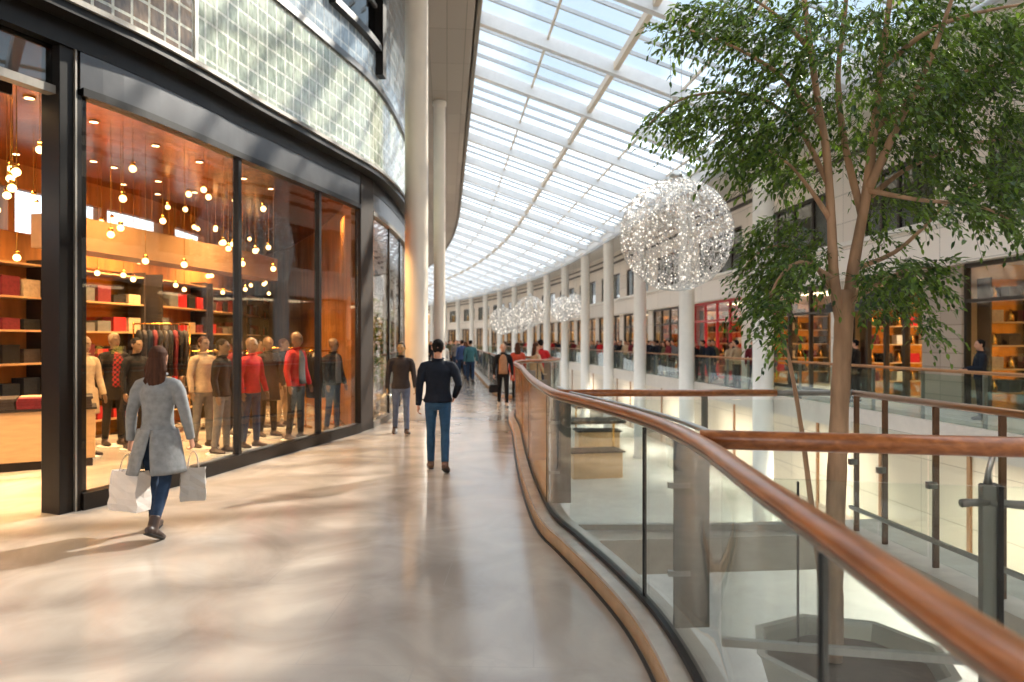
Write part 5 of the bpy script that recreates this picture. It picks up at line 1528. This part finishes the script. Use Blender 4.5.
for r_, y_ in (('front', -.18), ('rear', .18)):
    for i in range(5):
        q = V((p.x, p.y, 0)) + Rc @ V((-.58 + i * .29, y_, 0))
        cn, cm = gcol[(i * 2 + (0 if r_ == 'front' else 2)) % 3 if r_ == 'front' else (i + 1) % 5]
        o = link('folded_garments', FMm); o.location = (q.x, q.y, .801); o.rotation_euler = (0, 0, CR)
        o.material_slots[0].link = 'OBJECT'; o.material_slots[0].material = cm
        tag(o, '%s folded garments in the %s row on the oak counter by the entrance' % (cn, r_), 'clothes', 'folded garments on the oak counter')
# tall stock shelves along the back wall
bx0 = MB().box((0, 0, .14), (.3, .24, .28)).mesh('stock', M['beige_cloth'])
def back_shelf(s_, wh, seed):
    r = random.Random(seed)
    p, t = at_s(BACKs, BS, s_); n = V((t.y, -t.x, 0)); rz = math.atan2(t.y, t.x); c = p + n * .32
    u = thing('shelf_unit', 'tall dark framed brass shelf unit on the back wall ' + wh, 'shelf', (c.x, c.y, 0), rz)
    mb = MB(); mb.box((0, .18, 1.5), (1.9, .03, 3.0)); mb.build('back_panel', M['gold'] if seed % 2 else M['store_wall'], u)
    for sx in (-1, 1):
        mb = MB(); mb.box((sx * .94, 0, 1.5), (.04, .4, 3.0)); mb.build('side_panel', M['dark_frame'], u)
    R = Matrix.Rotation(rz, 3, 'Z')
    for i in range(6):
        z = .3 + i * .52
        mb = MB(); mb.box((0, 0, z), (1.84, .38, .03)); mb.build('shelf', M['counter'], u)
        if i == 5: continue
        for j in range(5):
            q = c + R @ V((-.74 + j * .37, -.02, 0)); cn, cm = (gcol + [('navy', M['navy']), ('grey', M['grey_cloth'])])[r.randrange(7)]
            o = link('stock_pile', bx0); o.location = (q.x, q.y, z + .016); o.rotation_euler = (0, 0, rz); o.scale = (1, 1, r.uniform(.5, 1.1))
            o.material_slots[0].link = 'OBJECT'; o.material_slots[0].material = cm
            tag(o, '%s stock pile on the back shelf %s' % (cn, wh), 'clothes', 'stock on the back wall shelves')
for k_, (s_, wh) in enumerate(((2.6, 'left of the entrance post'), (4.9, 'behind the entrance post'), (7.2, 'behind the first pane, left'), (9.4, 'behind the first pane, right'), (11.6, 'behind the second pane'), (13.8, 'behind the third pane'), (16.0, 'deep in the store, nearer'), (18.2, 'deep in the store, farther'))):
    back_shelf(s_, wh, k_)
# dining style low table with boots deep in the store
def low_table(label, px, py, rz):
    p = G(px, py); t = thing('display_table', label, 'table', (p.x, p.y, 0), rz)
    mb = MB(); mb.box((0, 0, .66), (1.3, .6, .04)); bevel(mb.build('table_top', M['counter'], t), .005)
    for sx in (-1, 1):
        for sy in (-1, 1):
            mb = MB(); mb.box((sx * .6, sy * .25, .32), (.04, .04, .64)); mb.build('leg', M['gold'], t)
    R = Matrix.Rotation(rz, 3, 'Z')
    for i in range(4):
        q = V((p.x, p.y, 0)) + R @ V((-.47 + i * .31, 0, 0)); cn, cm = gcol[(i + 1) % 5]
        o = link('folded_garments', FMm); o.location = (q.x, q.y, .681); o.rotation_euler = (0, 0, rz); o.material_slots[0].link = 'OBJECT'; o.material_slots[0].material = cm
        tag(o, '%s folded garments on the low table %s' % (cn, label.split(' table ')[1]), 'clothes', 'folded garments on low tables')
low_table('oak display table behind the first pane', 190, 430, .5)

# gallery shop at the right edge: yellow lamps on a dark counter
ya, yb = 8.4, 13.6
gc = thing('shop_counter', 'dark counter with glowing yellow lamps in the right edge shop', 'counter', (13.6, 12.6, 0), 0)
mb = MB(); mb.box((0, 0, .5), (.8, 5.0, 1.0)); bevel(mb.build('cabinet', M['plinth'], gc), .01)
mb = MB(); mb.box((0, 0, 1.02), (.9, 5.1, .04)); mb.build('counter_top', M['dark_frame'], gc)
yl = None
for i in range(5):
    loc = (13.6, 10.6 + i * .98, 1.041)
    lb = 'yellow shaded table lamp on the dark counter of the right edge shop'
    if yl is None:
        yl = thing('table_lamp', lb, 'lamp', loc, 0, 'yellow lamps on the dark shop counter')
        mb = MB(); mb.lathe([(0, 0), (.1, 0), (.1, .02), (.02, .04), (.02, .3), (0, .3)], (0, 0, 0), 16); mb.build('base', M['gold'], yl, True)
        mb = MB(); mb.lathe([(0, .26), (.22, .26), (.16, .5), (.0, .5)], (0, 0, 0), 20); mb.build('lamp_shade', M['yellow_glass'], yl, True)
    else: dup(yl, loc, 0)
# shelving in the gallery shops, against their party walls and facing the eye
def shelf_unit(label, x, y, n=5):
    t = thing('shelf_unit', label, 'shelf', (x, y, 0), PI / 2)
    mb = MB(); mb.bbox((.0, -1.3, 0), (.04, 1.3, 3.2)); mb.build('back_panel', M['gold'], t)
    for i in range(n):
        mb = MB(); mb.bbox((-.4, -1.3, .45 + i * .56), (0, 1.3, .48 + i * .56)); mb.build('shelf', M['counter'], t)
    for q in (-1.32, 0, 1.32):
        mb = MB(); mb.bbox((-.4, q - .02, 0), (.03, q + .02, 3.2)); mb.build('side_panel', M['dark_frame'], t)
    return t
bx = MB().box((0, 0, .14), (.26, .3, .28)).mesh('box', M['beige_cloth'])
bt = MB().lathe([(0, 0), (.07, 0), (.08, .02), (.08, .16), (.03, .22), (.03, .3), (0, .3)], (0, 0, 0), 12).mesh('bottle', M['gold'], True)
shops = [(2, 'right edge shop'), (3, 'shop behind the tree'), (4, 'shop left of the tree trunk'), (5, 'red fronted shop'), (6, 'first shop beyond the red one'), (7, 'second shop beyond the red one'), (8, 'third shop beyond the red one')]
for k_, (b_, wh) in enumerate(shops):
    yb_ = YB[b_] - .16
    shelf_unit('brass backed shelf unit in the ' + wh, 14.1, yb_)
    for i in range(5):
        for j in range(6):
            cn, cm = (gcol + [('white', M['white_cloth'])])[(i * 3 + j * 2 + k_) % 6]
            bottle = (i + j + k_) % 2 == 0
            o = link('bottle' if bottle else 'stock_box', bt if bottle else bx); o.location = (14.1 - 1.1 + j * .44, yb_ - .2, .481 + i * .56)
            if not bottle:
                o.material_slots[0].link = 'OBJECT'; o.material_slots[0].material = cm; o.rotation_euler = (0, 0, PI / 2)
                tag(o, '%s stock box on the shelf unit in the %s' % (cn, wh), 'box', 'stock boxes on the gallery shop shelves')
            else: tag(o, 'brass bottle on the shelf unit in the %s' % wh, 'bottle', 'bottles on the gallery shop shelves')
# awning over the shop framed by the tree
aw = thing('awning', 'dark fabric awning over the gallery shop behind the tree trunk', 'awning', (12.36, 19.6, 2.7))
mb = MB(); mb.add([V((0, -1.6, .55)), V((0, 1.6, .55)), V((-.75, 1.6, .1)), V((-.75, -1.6, .1)), V((0, -1.6, .5)), V((0, 1.6, .5)), V((-.72, 1.6, .05)), V((-.72, -1.6, .05))],
    [(0, 1, 2, 3), (7, 6, 5, 4), (3, 2, 6, 7), (1, 0, 4, 5), (0, 3, 7, 4), (2, 1, 5, 6)]); mb.build('canopy', M['awning'], aw)
mb = MB()
mb.bbox((-.74, -1.6, -.12), (-.72, 1.6, .08)); mb.build('valance', M['awning'], aw)

# ------------------------------------------------------------------ lower level furniture
def kiosk(label, x, y, rz=0):
    t = thing('kiosk', label, 'kiosk', (x, y, -4.2), rz)
    mb = MB(); mb.box((0, 0, .55), (2.2, 1.2, 1.1)); bevel(mb.build('counter_body', M['counter'], t), .01)
    mb = MB(); mb.box((0, 0, 1.13), (2.4, 1.4, .06)); mb.build('counter_top', M['plinth'], t)
    for sx in (-1, 1):
        mb = MB(); mb.box((sx * 1.05, .5, 1.75), (.07, .07, 1.2)); mb.build('post', M['gold'], t)
    mb = MB(); mb.box((0, .2, 2.4), (2.5, 1.6, .12)); mb.build('canopy', M['dark_frame'], t)
    return t
kiosk('wooden kiosk with dark canopy on the lower floor, nearest the tree', 6.4, 31, .1)
kiosk('wooden kiosk with dark canopy on the lower floor near the middle column', 8.0, 38, 0)
kiosk('wooden kiosk with dark canopy farthest along the lower floor', 5.6, 48, 0)
for y_ in (6, 14, 22, 30, 38, 48, 60):  # unseen fill lights added to brighten the lower level
    al = bpy.data.lights.new('lower fill', 'AREA'); al.spread = math.radians(115); al.energy = 240; al.color = (1, .9, .76); al.shape = 'RECTANGLE'; al.size = 1.2; al.size_y = 4.0
    ao = bpy.data.objects.new('lower_fill', al); COL.objects.link(ao); ao.location = (11.2, y_, -.56)

# ------------------------------------------------------------------ the mall bends left in the distance
seen = set()
for o in list(SC.objects):
    r = o
    while r.parent is not None: r = r.parent
    if r.location.length > 1e-6:
        continue
    if o.type != 'MESH': continue
    me = o.data
    if me.name in seen or not me.vertices: continue
    ys = [v.co.y for v in me.vertices]
    if max(ys) <= Y0 + .5: continue
    seen.add(me.name)
    if max(ys) - min(ys) > 6:
        bm = bmesh.new(); bm.from_mesh(me)
        y = Y0
        while y < max(ys):
            if y > min(ys):
                bmesh.ops.bisect_plane(bm, geom=bm.verts[:] + bm.edges[:] + bm.faces[:], plane_co=(0, y, 0), plane_no=(0, 1, 0))
            y += 4.0
        bm.to_mesh(me); bm.free()
    for v in me.vertices: v.co.x -= bend(v.co.y)
    me.update()
for o in SC.objects:
    if o.parent is None and o.type in ('EMPTY', 'MESH', 'LIGHT') and o.location.y > Y0 and o.location.length > 1e-6:
        if o.name.startswith(('person', 'chandelier')) and o.location.x < 9.9: continue
        o.location.x -= bend(o.location.y)
        o.rotation_euler.z += math.atan(2 * (o.location.y - Y0) / 65.0 ** 2 * 9.0) if o.type != 'MESH' else 0
